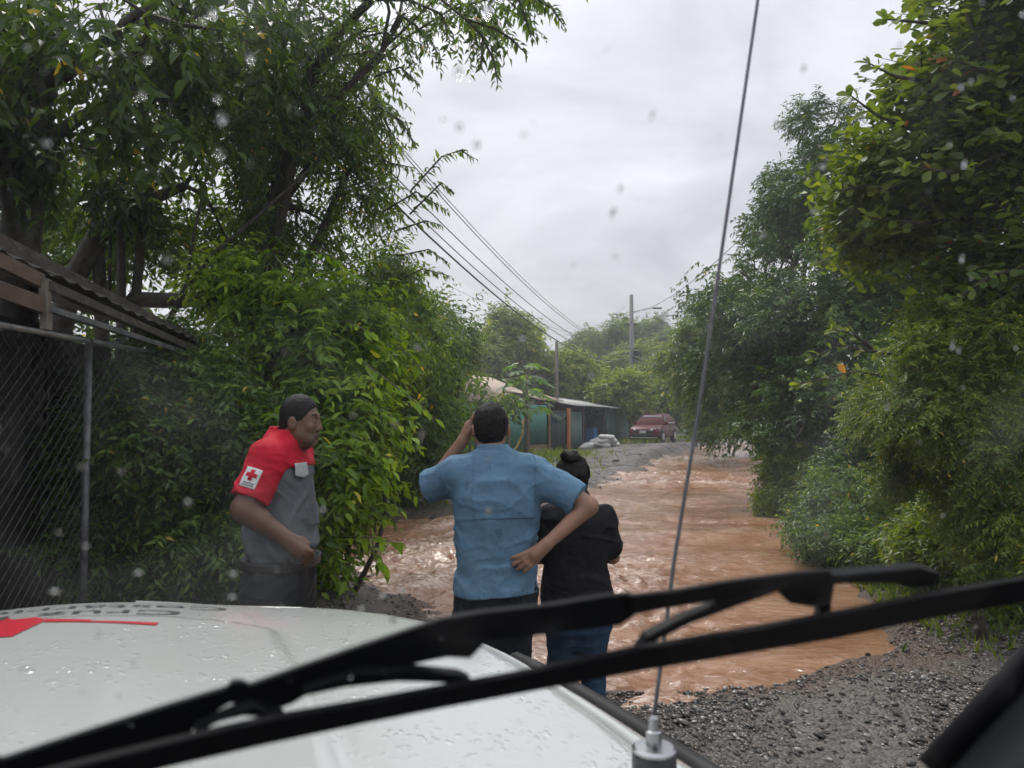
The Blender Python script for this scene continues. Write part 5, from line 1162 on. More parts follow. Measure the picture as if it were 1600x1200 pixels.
# flat badges laid on the cloth
def drape(name, poly_rows, src, origin, u, v, nrm_, mat, off, parent):
    """grid of points laid along -nrm onto the mesh src"""
    me = src.data; bv = BVHTree.FromPolygons([vv.co for vv in me.vertices], [p.vertices[:] for p in me.polygons])
    V = []; n = len(poly_rows); m = len(poly_rows[0])
    for row in poly_rows:
        for (a_, b_) in row:
            p = Vector(np.array(origin)+np.array(u)*a_+np.array(v)*b_); h_ = bv.ray_cast(p+Vector(nrm_)*.15, -Vector(nrm_))
            V.append(np.array((h_[0] if h_[0] else p)[:])+np.array(nrm_)*off)
    Fq = [(i*m+j, i*m+j+1, (i+1)*m+j+1, (i+1)*m+j) for i in range(n-1) for j in range(m-1)]
    me2 = npmesh(name, V, Fq, smooth=True); o = obj(name, me2, mat, parent)
    sm = o.modifiers.new('thick', 'SOLIDIFY'); sm.thickness = .002; sm.offset = 1.0; return o
def rect(a0, a1, b0, b1, n=8): return [[(a0+(a1-a0)*i/n, b0+(b1-b0)*j/n) for i in range(n+1)] for j in range(n+1)]
white_p = fabric('white_patch_cloth', (0.66, 0.66, 0.66)); red_p = fabric('red_patch_cloth', (0.5, 0.015, 0.03)); grey_p = fabric('grey_patch_thread', (0.22, 0.22, 0.25))
ar = norm(np.array([.084, -.057, -.19])); nr_ = norm(np.array([1.0, .10, .25])); uu = norm(np.cross(nr_, ar))*1.0; vv_ = -ar - nr_*((-ar) @ nr_); vv_ = norm(vv_); uu = norm(np.cross(vv_, nr_))
oc = np.array([.25, -.018, 1.395]) + uu*0.0
badge = drape('sleeve_badge', rect(-.034, .034, -.042, .042), yoke, oc, uu, vv_, nr_, white_p, .0015, yoke)
drape('red_cross', rect(-.008, .008, -.012, .034, 4), yoke, oc, uu, vv_, nr_, red_p, .0042, badge); drape('red_cross', rect(-.023, -.0081, .003, .019, 4), yoke, oc, uu, vv_, nr_, red_p, .0042, badge); drape('red_cross', rect(.0081, .023, .003, .019, 4), yoke, oc, uu, vv_, nr_, red_p, .0042, badge)
for b0 in (-.022, -.031): drape('badge_print', rect(-.024, .024, b0-.0025, b0+.0015, 4), yoke, oc, uu, vv_, nr_, grey_p, .0042, badge)
fo = np.array([.078, .12, 1.432]); fn_ = norm(np.array([.46, .89, 0.0]))
fu = norm(np.cross(np.array([0, 0, 1.0]), fn_)); drape('pocket_flap', [[(x_, b_-(.012*(1-abs(x_)/.055) if b_ < -.01 else 0)) for x_ in np.linspace(-.050, .050, 9)] for b_ in np.linspace(-.03, .022, 7)], shirt, fo, fu, (0, 0, 1), fn_, palec, .012, shirt)
drape('back_patch', rect(-.03, .03, -.012, .012), yoke, np.array([.05, -.10, 1.50]), (1, 0, 0), norm(np.array([0, .45, .9])), norm(np.array([0, -.9, .45])), white_p, .0015, yoke)

# ------------------------------------------------------------------ shed and chain link fence at the left
FX = -2.72
steel_d = pbr('shaded_fence_steel', (0.06, 0.062, 0.066), 0.55, metal=0.4, scale=12, col2=(0.2, 0.2, 0.2))  # fence and gutter steel, colour darkened to sink them into shadow
fence = empty('chain_link_fence', (FX, 6.0, 0)); tag(fence, 'chain link fence with steel posts in front of the dark shed', 'fence')
def fl(p): return np.array(p, float) - np.array([FX, 6.0, 0])
FH = 2.24
for yy in (2.6, 4.93, 7.3, 9.6): MB().tube([fl((FX, yy, -.1)), fl((FX, yy, FH+.01))], .024, 10).build('post', steel_d, fence, smooth=True)
MB().tube([fl((FX, 1.2, FH)), fl((FX, 9.6, FH))], .019, 10).build('top_rail', steel, fence, smooth=True)
wire = pbr('fence_wire', (0.06, 0.062, 0.066), 0.5, metal=.4, scale=30)
mb = MB(); pitch = .082
for sgn, off in ((1, .004), (-1, -.004)):
    c0 = np.arange(-12, 14, pitch)
    for c_ in c0:
        # lines z = sgn*(y - c)
        y_a, y_b = (c_, c_+FH) if sgn > 0 else (c_-FH, c_)
        ya, yb = max(y_a, 1.2), min(y_b, 9.6)
        if yb-ya < .05: continue
        z_a, z_b = sgn*(ya-c_), sgn*(yb-c_)
        mb.tube([fl((FX+off, ya, z_a)), fl((FX+off, yb, z_b))], .0017, 3, cap=False)
tag(mb.build('wire_mesh', wire, fence), kind='stuff')
# shed behind the fence: dark wall of boards, roof with timber edge
shed = empty('tin_shed', (-4.0, 6.0, 0)); tag(shed, 'dark open shed with sloping tin roof behind the chain link fence', 'shed')
def sl_(p): return np.array(p, float) - np.array([-4.0, 6.0, 0])
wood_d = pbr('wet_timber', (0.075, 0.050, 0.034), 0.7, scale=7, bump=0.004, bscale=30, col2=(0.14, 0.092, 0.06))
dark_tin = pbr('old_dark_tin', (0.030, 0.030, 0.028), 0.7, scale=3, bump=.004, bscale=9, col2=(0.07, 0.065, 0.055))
roof_tin = pbr('shaded_tin', (0.035, 0.034, 0.03), 0.65, scale=4, bump=.004, bscale=12, col2=(0.085, 0.08, 0.065))  # roof tin colour darkened so the roof sinks into shadow
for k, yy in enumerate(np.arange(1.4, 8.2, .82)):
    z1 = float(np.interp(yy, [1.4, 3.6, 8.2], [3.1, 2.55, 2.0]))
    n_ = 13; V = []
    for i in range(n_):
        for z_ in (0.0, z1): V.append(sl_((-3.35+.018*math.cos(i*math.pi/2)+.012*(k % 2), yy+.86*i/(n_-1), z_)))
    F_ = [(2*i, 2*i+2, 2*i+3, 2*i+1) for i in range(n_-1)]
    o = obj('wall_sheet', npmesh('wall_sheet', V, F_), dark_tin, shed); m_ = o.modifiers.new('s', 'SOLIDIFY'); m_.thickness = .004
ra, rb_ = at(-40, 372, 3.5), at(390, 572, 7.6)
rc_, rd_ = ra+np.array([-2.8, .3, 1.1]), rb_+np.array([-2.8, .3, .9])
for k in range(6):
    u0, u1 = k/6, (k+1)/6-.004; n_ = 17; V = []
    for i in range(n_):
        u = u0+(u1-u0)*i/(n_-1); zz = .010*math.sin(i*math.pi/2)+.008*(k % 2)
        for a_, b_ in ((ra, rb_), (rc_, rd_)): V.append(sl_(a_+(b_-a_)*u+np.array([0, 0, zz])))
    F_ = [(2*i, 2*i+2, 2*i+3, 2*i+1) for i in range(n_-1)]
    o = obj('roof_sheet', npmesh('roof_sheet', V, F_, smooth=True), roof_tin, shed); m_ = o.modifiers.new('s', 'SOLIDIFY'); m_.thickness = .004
def beam(name, p, q, w_, h_, mat, par, conv=sl_):
    p, q = conv(p), conv(q); d = norm(q-p); s_ = norm(np.cross(d, [0, 0, 1.0])); u = np.cross(s_, d); V = []
    for e_ in (p, q):
        for a_, b_ in ((-1, -1), (1, -1), (1, 1), (-1, 1)): V.append(e_+s_*a_*w_/2+u*b_*h_/2)
    mb = MB(); mb.add(V, [(0, 1, 2, 3), (7, 6, 5, 4), (0, 4, 5, 1), (1, 5, 6, 2), (2, 6, 7, 3), (3, 7, 4, 0)]); return mb.build(name, mat, par, bevel=.004)
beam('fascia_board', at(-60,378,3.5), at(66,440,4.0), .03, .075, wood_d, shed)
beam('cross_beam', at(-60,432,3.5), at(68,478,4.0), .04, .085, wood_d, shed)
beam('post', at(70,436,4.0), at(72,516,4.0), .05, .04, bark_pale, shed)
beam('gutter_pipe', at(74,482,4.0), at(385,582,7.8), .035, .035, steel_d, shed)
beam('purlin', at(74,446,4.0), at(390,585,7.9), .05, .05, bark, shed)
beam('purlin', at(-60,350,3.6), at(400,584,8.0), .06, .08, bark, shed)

# ------------------------------------------------------------------ utility poles and lines
conc = pbr('grey_concrete_pole', (0.16, 0.155, 0.15), 0.75, scale=6, bump=.002, bscale=40, col2=(0.24, 0.235, 0.225))
p0 = at(398, 700, 11.2); nx_, ny_ = p0[0], 11.2
np_ = empty('utility_pole', (nx_, ny_, 0)); tag(np_, 'utility pole half hidden in the leaves of the roadside tree', 'utility pole', 'utility poles')
MB().tube([(0, 0, -.2), (0, 0, 9.6)], [.17, .12], 14).build('pole', conc, np_, smooth=True)
MB().box((-.75, -.06, 7.42), (.62, .06, 7.60)).build('crossarm', bark, np_, bevel=.01)
for k in range(4): MB().lathe([(.02, 0), (.05, .03), (.03, .06), (.055, .09), (.02, .14)], 10, (-.55+.33*k, 0, 7.60)).build('insulator', conc, np_)
MB().lathe([(.05, 0), (.16, .02), (.16, .5), (.05, .52)], 12, (.2, -.14, 6.2)).build('junction_box', trimk, np_)
fpx = at(988, 690, 60); fx_, fy_ = fpx[0], 60.0
fp = empty('utility_pole', (fx_, fy_, .05)); tag(fp, 'slim far utility pole with street light arm above the parked car', 'utility pole', 'utility poles')
MB().tube([(0, 0, -.2), (0, 0, 11.3)], [.21, .15], 12).build('pole', conc, fp, smooth=True)
arm_ = MB().tube([(0, 0, 9.9), (.9, -.2, 10.15), (1.7, -.4, 10.2)], [.04, .035, .03], 8).build('lamp_arm', steel, fp, smooth=True)
MB().box((1.6, -.52, 10.12), (2.3, -.30, 10.26)).build('lamp_head', conc, arm_, bevel=.05)
MB().lathe([(.1, 0), (.32, .05), (.32, .85), (.1, .9)], 14, (.42, -.2, 6.0)).build('transformer', trimk, fp)
for k in range(2): MB().box((-.5, -.1, 7.0+1.9*k), (.5, 0, 7.12+1.9*k)).build('crossarm', bark, fp)
cable = pbr('black_cable', (0.03, 0.03, 0.034), 0.5, scale=9)
def line(a, b, sag, r_, lab, n=36, name='power_line', grp='cables strung between the utility poles'):
    a, b = np.array(a, float), np.array(b, float)
    pts = [a+(b-a)*t_-np.array([0, 0, sag*4*t_*(1-t_)]) for t_ in np.linspace(0, 1, n)**1.35]
    o = MB().tube([p-a for p in pts], r_, 5).build(name, cable, None, smooth=True, loc=a); tag(o, lab, 'cable', grp)
labs = ['topmost cable running from the left pole to the far pole', 'second cable from the top between left and far poles', 'third cable down between left and far poles', 'thick lowest cable between left and far poles', 'thin cable just under the top cable between the poles']
for k, (z0, z1, sg, r_, dx) in enumerate([(7.75, 7.6, 1.75, .012, .35), (7.45, 7.2, 1.75, .014, .0), (7.2, 6.9, 1.8, .014, -.1), (6.9, 6.6, 1.85, .024, .0), (7.62, 7.45, 1.55, .009, .5)]):
    line((nx_+dx, ny_, z0), (fx_, fy_, z1), sg, r_, labs[k])
e_ = at(1150, 400, 34)
for k, (y0, zf) in enumerate([(440, 9.9), (455, 9.2), (470, 8.6), (520, 6.6), (540, 6.3)]):
    line((fx_, fy_, zf), at(1180, y0 if k else 350, 30), .7, .016 if k < 3 else .022, ['high thin cable rising right from the far pole into the trees', 'upper cable from the lamp level of the far pole to the right', 'second cable right of the far pole below the lamp', 'low slack cable right of the far pole', 'lowest slack cable right of the far pole'][k], 16)
line((fx_, fy_, 7.4), at(690, 440, 70), .8, .016, 'thin cable going left from the far pole behind the others', 16)
beam_p = at(870, 690, 44)
wp_ = empty('wooden_post', (beam_p[0], 44, 0)); tag(wp_, 'weathered wooden post rising behind the tan house', 'post'); MB().tube([(0, 0, -.1), (.02, 0, 3.0), (.0, 0, 6.1)], [.11, .10, .09], 8).build('post', bark_pale, wp_, smooth=True)

# ------------------------------------------------------------------ house, tin fence and lean-to
A_ = np.array([-1.5, 30.0, 0]); U_ = norm(np.array([.413, .911, 0])); Nn = np.array([-U_[1], U_[0], 0])   # Nn points behind the facade
def fs(px): k = (px-800)/FPX; return (30*k+1.5)/(U_[0]-U_[1]*k)
def fp3(s_, back, z): return A_ + U_*s_ + Nn*back + np.array([0, 0, z])
def corr(s0, s1, z0, z1, back0, back1=None, pitch=.13, amp=.018, along='v'):
    """corrugated sheet between two edges; ribs run from the low to the high edge"""
    back1 = back0 if back1 is None else back1; n = max(6, int((s1-s0)/pitch*4)); V = []
    for i in range(n+1):
        s_ = s0+(s1-s0)*i/n; w_ = amp*math.sin(2*math.pi*(s_/pitch))
        for j in range(2):
            z = (z0, z1)[j]; bk = (back0, back1)[j]
            V.append(fp3(s_, bk - (w_ if abs(back1-back0) < .5 else 0), z + (w_ if abs(back1-back0) >= .5 else 0)))
    return npmesh('sheet', V, [(2*i, 2*i+2, 2*i+3, 2*i+1) for i in range(n)], smooth=True)
green_tin = pbr('green_tin', (0.045, 0.20, 0.165), 0.55, scale=2.5, bump=.003, bscale=6, col2=(0.085, 0.26, 0.215))
green_net = pbr('green_shade_cloth', (0.070, 0.135, 0.118), 0.8, scale=3, bump=.006, bscale=5, col2=(0.12, 0.20, 0.175))
dark_net = pbr('dark_shade_cloth', (0.014, 0.034, 0.034), 0.8, scale=3, bump=.01, bscale=4, col2=(0.03, 0.055, 0.052))
tan_tin = pbr('rusty_tan_tin', (0.30, 0.215, 0.15), 0.65, scale=1.4, bump=.002, bscale=8, col2=(0.42, 0.33, 0.25))
pale_tin = pbr('pale_grey_tin', (0.36, 0.355, 0.34), 0.5, scale=2, bump=.002, bscale=8, col2=(0.5, 0.49, 0.46))
orange_wood = pbr('orange_timber', (0.36, 0.15, 0.07), 0.65, scale=3, col2=(0.46, 0.22, 0.11))
orange_paint = pbr('orange_painted_post', (0.62, 0.17, 0.035), 0.5, scale=6, var=.15)
def addsheet(name, me, mat, par, base):
    me.transform(Matrix.Translation(Vector(-base))); o = obj(name, me, mat, par); m_ = o.modifiers.new('s', 'SOLIDIFY'); m_.thickness = .012; return o
def bx(name, s0, s1, b0, b1, z0, z1, mat, par, base, bev=0.0):
    V = [fp3(s_, b_, z)-base for z in (z0, z1) for s_, b_ in ((s0, b0), (s1, b0), (s1, b1), (s0, b1))]
    mb = MB(); mb.add(V, [(3, 2, 1, 0), (4, 5, 6, 7), (0, 1, 5, 4), (1, 2, 6, 5), (2, 3, 7, 6), (3, 0, 4, 7)]); return mb.build(name, mat, par, bevel=bev)
hb = fp3(4, 3, 0); house = empty('tin_house', hb); tag(house, 'low house with tan corrugated roof behind the green tin fence', 'house')
s_l, s_r = -5.0, 11.2
bx('wall', s_l+.3, s_r-.3, 1.6, 7.6, 0, 2.45, pbr('dark_house_wall', (0.09, 0.075, 0.06), .8, scale=2, col2=(.15, .12, .10)), house, hb)
nsh = 9; sw = (s_r-s_l)/nsh
for k in range(nsh):
    a0 = s_l+k*sw; zr = 4.45 if k < 6 else 3.9
    addsheet('roof_sheet', corr(a0, a0+sw-.03, 2.42+.012*(k % 2), zr+.012*(k % 2), .95, 4.6), tan_tin, house, hb)
    addsheet('roof_sheet', corr(a0, a0+sw-.03, 2.42+.012*(k % 2), zr+.012*(k % 2), 8.2, 4.6), tan_tin, house, hb)
mb = MB(); mb.prism([fp3(s_r-.3, 1.4, 1.9)-hb, fp3(s_r-.3, 7.8, 1.9)-hb, fp3(s_r-.3, 7.8, 2.45)-hb, fp3(s_r-.3, 4.6, 3.85)-hb, fp3(s_r-.3, 1.4, 2.50)-hb], U_*.08); mb.build('gable', orange_wood, house)
bx('eave_board', s_l, s_r, .93, .98, 2.27, 2.41, pbr('dark_board', (.05, .045, .04), .8), house, hb)
addsheet('roof_sheet', corr(fs(745), fs(778), 4.5, 4.62, 3.6, 5.2), pale_tin, house, hb).name = 'ridge_sheet'
addsheet('roof_sheet', corr(8.3, 11.7, 2.62, 3.15, .6, 2.4), tan_tin, house, hb).name = 'porch_sheet'
tb = fp3(3, 0, 0); tin = empty('tin_fence', tb); tag(tin, 'patched green tin fence with open dark gate before the tan house', 'fence')
edges = [(-6.0, -4.7), (-4.65, -3.3), (-3.25, -1.9), (-1.85, -.5), (-.45, .9), (.95, 2.3), (2.35, 3.2)]
for k, (a0, a1) in enumerate(edges): addsheet('tin_panel', corr(a0, a1, .15, 2.18+.05*(k % 2), .02*(k % 3), pitch=.11, amp=.012), green_tin, tin, tb)
addsheet('tin_panel', corr(3.3, 5.2, .05, 2.12, .02, pitch=.11, amp=.012), green_tin, tin, tb)
addsheet('tin_panel', corr(fs(828), fs(854), .52, 2.33, .0, pitch=.11, amp=.012), green_tin, tin, tb)
bx('kick_board', fs(827), fs(856), .03, .08, .12, .46, wood, tin, tb)
for px in (735, 761, 793, 824, 857): s_ = fs(px); bx('fence_post', s_-.05, s_+.05, -.09, -.02, 0, 2.35, wood, tin, tb)
gm_ = corr(fs(859), fs(882), .02, 1.98, -.05, pitch=.8, amp=.05); addsheet('gate_cloth', gm_, dark_net, tin, tb)
mb = MB(); mb.tube([fp3(fs(859), -.12, 1.75)-tb, fp3(fs(866), -.16, 1.55)-tb, fp3(fs(874), -.15, 1.62)-tb, fp3(fs(882), -.12, 1.95)-tb], [.03, .06, .06, .03], 7); mb.build('cloth_fold', dark_net, tin, smooth=True)
s_ = fs(884.5); bx('orange_post', s_-.10, s_+.10, -.20, -.08, 0, 2.22, orange_paint, tin, tb)
addsheet('cloth_panel', corr(fs(888), fs(909), .02, 2.05, -.03, pitch=1.1, amp=.03), green_net, tin, tb)
bx('top_rail', fs(858), fs(884), -.03, .03, 2.02, 2.08, bark_pale, tin, tb)
lb = fp3(17, 1.5, 0); lean = empty('lean_to', lb); tag(lean, 'open lean-to with pale corrugated roof and grey green cloth wall', 'shed')
for k in range(4):
    w0 = fs(890); w1 = 22.2; sw = (w1-w0)/4
    addsheet('roof_sheet', corr(w0+k*sw, w0+(k+1)*sw-.03, 2.36-.03*k+.012*(k % 2), 2.95, -.45, 3.2), pale_tin, lean, lb)
addsheet('cloth_wall', corr(fs(948), 22.0, .05, 2.30, 0, pitch=1.5, amp=.03), green_net, lean, lb)
bx('end_wall', 21.95, 22.03, .02, 3.0, 0, 2.4, green_net, lean, lb)
bx('back_wall', 12.9, 21.9, 2.9, 3.0, 0, 2.8, pbr('dark_shed_boards', (.035, .032, .03), .8, scale=3, col2=(.07, .06, .05)), lean, lb)
for px in (911, 945): s_ = fs(px); bx('post', s_-.08, s_+.08, -.04, .08, 0, 2.35, bark, lean, lb)
bx('shelf', fs(914), fs(940), 1.6, 2.4, 1.1, 1.16, wood, lean, lb)
for nm, lab, px, bk, z, sz, col in (('plastic_crate', 'bright blue crate inside the open lean-to', 937, .5, 0.4, (.75, .5, .75), (0.02, .16, .42)), ('white_bundle', 'pale bundle on the shelf of the lean-to', 931, 1.7, 1.16, (.95, .5, .42), (.42, .43, .43)), ('dark_drum', 'dark drum in the lean-to beside the blue crate', 920, .9, 0.0, (.8, .6, .9), (.03, .032, .036)), ('table_stand', 'low dark bench under the blue crate', 936, .5, 0.0, (1.2, .6, .38), (.05, .045, .04))):
    c_ = fp3(fs(px), bk, z); F = Field((-.8, -.8, -.05), (.8, .8, 1.1), .04)
    F.op(lambda X, Y, Z: (np.maximum(np.maximum(np.abs(X)-sz[0]/2, np.abs(Y)-sz[1]/2), np.abs(Z-sz[2]/2)-sz[2]/2)), (-.8, -.8, 0), (.8, .8, 1), .01, 'u')
    if 'bundle' in nm: F.disp(lambda x, y, z_: .05*vnoise(x*4, y*4, z_*4, 3)); F.blur(1)
    o = obj(nm, F.mesh(nm), pbr(nm, col, .5), None, c_); o.rotation_euler = (0, 0, math.atan2(U_[1], U_[0])); tag(o, lab, nm.split('_')[1])
# sandbags
bag_m = pbr('white_woven_bag', (0.66, 0.65, 0.63), .6, scale=5, bump=.01, bscale=8, col2=(.78, .77, .75))
bags = [(916, 705, 0, 25), (922, 702, .0, -15), (930, 703, 0, 40), (940, 702, 0, 0), (950, 700, 0, 20), (957, 698, 0, -20), (944, 700, .20, 15), (952, 698, .20, -5), (934, 702, .2, -30), (947, 698, .38, 10)]
bl = ['nearest white sandbag at the left end of the pile', 'white sandbag behind the nearest one at the left end', 'white sandbag third from the left in the bottom row', 'white sandbag in the middle of the bottom row', 'white sandbag right of the middle in the bottom row', 'rightmost white sandbag of the bottom row', 'white sandbag lying on the middle of the pile', 'white sandbag at the right of the second layer', 'white sandbag at the left of the second layer', 'topmost white sandbag of the pile']
for k, (px, py, z, an) in enumerate(bags):
    F = Field((-.56, -.4, -.26), (.56, .4, .30), .03)
    F.ell((0, 0, 0), (.46, .29, .16), .02); F.ell((.18, .03*(k % 3-1), .02), (.28, .27, .18), .05); F.disp(lambda x, y, z_: .045*vnoise(x*5+k*3, y*5, z_*5, k)); F.blur(1)
    g_ = gnd(px, py); g_[1] = min(g_[1], 43); g_ = np.array([(px-800)/FPX*40.5, 40.5+.35*(k % 3), 0]); 
    o = obj('sandbag', F.mesh('sandbag'), bag_m, None, (g_[0], g_[1], gz(g_[0], g_[1])+.12+z)); o.rotation_euler = (R(9*(k % 3)-9), R(14*(k % 2)-6), R(an*1.4)); tag(o, bl[k], 'sandbag', 'sandbags piled by the lean-to')
slab = MB(); slab.box((-1.1, -.7, -.2), (1.1, .7, .30)); so_ = slab.build('concrete_slab', pbr('pale_concrete', (.28, .25, .22), .8, scale=3, bump=.02, bscale=4, col2=(.4, .36, .32)), None, bevel=.06, loc=(fp3(21.2, -1.2, .06))); so_.rotation_euler = (0, 0, math.atan2(U_[1], U_[0])); tag(so_, 'broken pale concrete slab right of the sandbags', 'slab')

# ------------------------------------------------------------------ papaya by the fence
pb = np.array([at(822, 690, 31.0)[0], 31.0, 0]); pb[2] = gz(pb[0], pb[1])
pap = empty('papaya_tree', pb); tag(pap, 'young papaya tree with wide lobed leaves in front of the green fence', 'tree')
MB().tube([(0, 0, -.1), (.03, 0, 1.0), (.0, 0, 2.2), (.06, 0, 3.5)], [.10, .09, .08, .05], 9).build('trunk', bark_pale, pap, smooth=True)
lobes7 = [(-2.3, .55), (-1.5, .8), (-.75, .95), (0, 1.05), (.75, .95), (1.5, .8), (2.3, .55)]
V = [(0, 0, .02)]; F_ = []
for k, (a_, L) in enumerate(lobes7):
    d = np.array([math.sin(a_), math.cos(a_)]); s_ = np.array([d[1], -d[0]])
    for f_, w_ in ((.35, .13), (.6, .17), (.78, .12), (1.0, 0.0)):
        for sg in ((-1, 1) if w_ else (0,)): p = d*L*f_+s_*sg*w_*L; V.append((p[0], p[1], -.18*f_*f_*L-.03*abs(sg)))
    b_ = 1+k*7; F_ += [(0, b_, b_+1), (b_, b_+2, b_+1), (b_+1, b_+2, b_+3), (b_+2, b_+4, b_+3), (b_+3, b_+4, b_+5), (b_+4, b_+6, b_+5)]
pleaf = npmesh('leaf', V, F_); pleaf.materials.append(leafmat('papaya_leaf', (.05, .12, .02), (.085, .18, .03), (.13, .24, .04), trans=.45, rough=.6, objrand=True))
rp_ = np.random.default_rng(9)
for k in range(26):
    th = k*2.4; hgt = 2.05+1.5*(k/26); el = -.15+.95*(k/26); L = rp_.uniform(.75, 1.25)*(1-.25*(k/26))
    d = np.array([math.cos(th)*math.cos(el), math.sin(th)*math.cos(el), math.sin(el)]); q0 = np.array([.03, 0, hgt]); q1 = q0+d*L-np.array([0, 0, .12])
    st = MB().tube([q0, q0+d*L*.55, q1], [.016, .013, .010], 5).build('leaf_stalk', bark_pale, pap, smooth=True)
    o = bpy.data.objects.new('leaf', pleaf); link(o, pap); sc_ = rp_.uniform(.36, .56)
    zx = norm(np.array([d[0]*.45, d[1]*.45, 1.0])); yx = norm(np.array([d[0], d[1], -.25])); yx = norm(yx-zx*(yx @ zx)); xx = np.cross(yx, zx)
    Mx = Matrix((tuple(xx*sc_), tuple(yx*sc_), tuple(zx*sc_))).transposed().to_4x4(); Mx.translation = Vector(q1); o.matrix_local = Mx
for k in range(5):
    F = Field((-.12, -.12, -.17), (.12, .12, .17), .02); F.ell((0, 0, 0), (.07, .07, .11), .01); o = obj('fruit', F.mesh('fruit'), L_one_bright, pap, (.1*math.cos(k*1.3), .1*math.sin(k*1.3), 2.35+.12*(k % 3)))
hose = pbr('yellow_hose', (.5, .3, .05), .5); hp_ = [at(818, 655, 30.6), at(816, 680, 30.5), at(808, 698, 30.4), at(800, 706, 30.2)]
tag(MB().tube([p-hp_[0] for p in hp_], .04, 8).build('hose', hose, None, smooth=True, loc=hp_[0]), 'yellowish hose hanging beside the papaya trunk', 'hose')

# ------------------------------------------------------------------ parked car
cc = np.array([at(1021, 690, 45.2)[0], 45.2, 0]); cc[2] = gz(cc[0], cc[1])
cr_ = empty('parked_car', cc, math.atan2(.862, -.506*-1) if False else R(180-25)); tag(cr_, 'dark maroon suv parked at the road side beside the lean-to', 'car')
maroon = pbr('maroon_paint', (0.105, 0.006, 0.010), .45, spec=.3, scale=3, var=.08); cglass = pbr('car_glass', (.02, .025, .03), .06, scale=3, spec=.8); wind = pbr('car_windscreen', (.16, .18, .19), .08, scale=3, spec=1.0)
lampm = pbr('car_lamp', (.62, .63, .64), .15, scale=6); blackt = pbr('car_trim', (.015, .015, .016), .5)
# profile: local +Y is the front
def hull(sec, name, mat, par, bev=.0, smooth=True):
    """sections (y, z0, z1, halfwidth bottom, halfwidth top)"""
    V = []; F_ = []
    for (y, z0, z1, w0, w1) in sec:
        zm = z0+(z1-z0)*.55; wm_ = max(w0, w1)
        V += [(-w0*.92, y, z0), (-wm_, y, z0+.18*(z1-z0)), (-wm_, y, zm), (-w1, y, z1-.04), (-w1*.9, y, z1), (w1*.9, y, z1), (w1, y, z1-.04), (wm_, y, zm), (wm_, y, z0+.18*(z1-z0)), (w0*.92, y, z0)]
    n = 10
    for i in range(len(sec)-1): F_ += [(i*n+k, i*n+(k+1) % n, (i+1)*n+(k+1) % n, (i+1)*n+k) for k in range(n)]
    F_ += [tuple(range(n)), tuple((len(sec)-1)*n+k for k in range(n))[::-1]]
    mb = MB(); mb.add(V, F_); return mb.build(name, mat, par, smooth=smooth)
body = hull([(-2.28, .45, .92, .80, .78), (-2.18, .32, 1.0, .88, .84), (-1.2, .28, 1.04, .915, .88), (0, .28, 1.03, .92, .89), (.95, .28, 1.02, .92, .89), (1.5, .30, .99, .91, .85), (2.0, .32, .90, .88, .78), (2.22, .36, .80, .80, .70), (2.30, .42, .68, .70, .60)], 'body', maroon, cr_)
cab = hull([(-2.2, .98, 1.10, .84, .76), (-1.9, .98, 1.52, .86, .62), (-1.3, .98, 1.66, .87, .63), (-.3, .98, 1.68, .87, .63), (.15, .98, 1.62, .87, .62), (.95, .98, 1.06, .86, .78)], 'cabin', maroon, cr_)
def quad(name, P, mat, par, off):
    P = [np.array(p, float) for p in P]; n_ = norm(np.cross(P[1]-P[0], P[2]-P[0])); mb = MB(); mb.prism([p+n_*off*.2 for p in P], n_*off); return mb.build(name, mat, par)
quad('windscreen', [(-.72, .90, 1.075), (.72, .90, 1.075), (.56, .22, 1.585), (-.56, .22, 1.585)], wind, cr_, .03)
for sg in (1, -1):
    for (y0, y1, t0_, t1_) in ((.12, .70, -.02, .08), (-.72, .06, -.72, -.02), (-1.55, -.78, -1.42, -.78)):
        P = [(sg*.885, y0, 1.08), (sg*.885, y1, 1.08), (sg*.665, t1_ if y1 > .5 else y1, 1.56), (sg*.665, t0_ if y0 < -1 else y0, 1.56)]
        if y1 > .5: P = [(sg*.885, .12, 1.08), (sg*.885, .78, 1.08), (sg*.66, .14, 1.56), (sg*.665, .12, 1.57)]
        mb = MB(); mb.prism(P, (sg*.02, 0, .006)); mb.build('side_window', cglass, cr_)
    for yw in (1.42, -1.40):
        mb = MB(); mb.tube([(sg*.72, yw, .36), (sg*.75, yw, .36), (sg*.93, yw, .36), (sg*.95, yw, .36)], [.30, .36, .36, .31], 20); wh = mb.build('wheel', rubber, cr_)
        MB().tube([(sg*.90, yw, .36), (sg*.962, yw, .36)], [.25, .22], 10).build('rim', steel, wh)
        MB().tube([(sg*.80, yw, .37), (sg*.925, yw, .37)], .43, 20).build('wheel_arch', blackt, cr_)
    mb = MB(); mb.prism([(sg*.42, 2.22, .80), (sg*.80, 2.00, .86), (sg*.86, 1.80, .90), (sg*.84, 1.9, .78), (sg*.45, 2.28, .71)], (0, .05, .012)); mb.build('headlight', lampm, cr_)
    MB().box((sg*.86-.02, .62, 1.04), (sg*1.06, .80, 1.20)).build('mirror', maroon, cr_, bevel=.03)
    MB().box((sg*.62-.11, 2.20, .46), (sg*.62+.11, 2.27, .56)).build('fog_lamp', lampm, cr_, bevel=.02)
    MB().box((sg*.925-.02, -.35, .96), (sg*.925+.02, -.18, .99)).build('door_handle', maroon, cr_)
MB().box((-.52, 2.18, .60), (.52, 2.33, .70)).build('grille', blackt, cr_, bevel=.02); MB().box((-.62, 2.20, .36), (.62, 2.345, .54)).build('lower_grille', blackt, cr_, bevel=.03)
MB().box((-.18, 2.32, .56), (.18, 2.36, .70)).build('number_plate', pbr('plate', (.6, .6, .6), .4), cr_, bevel=.01)
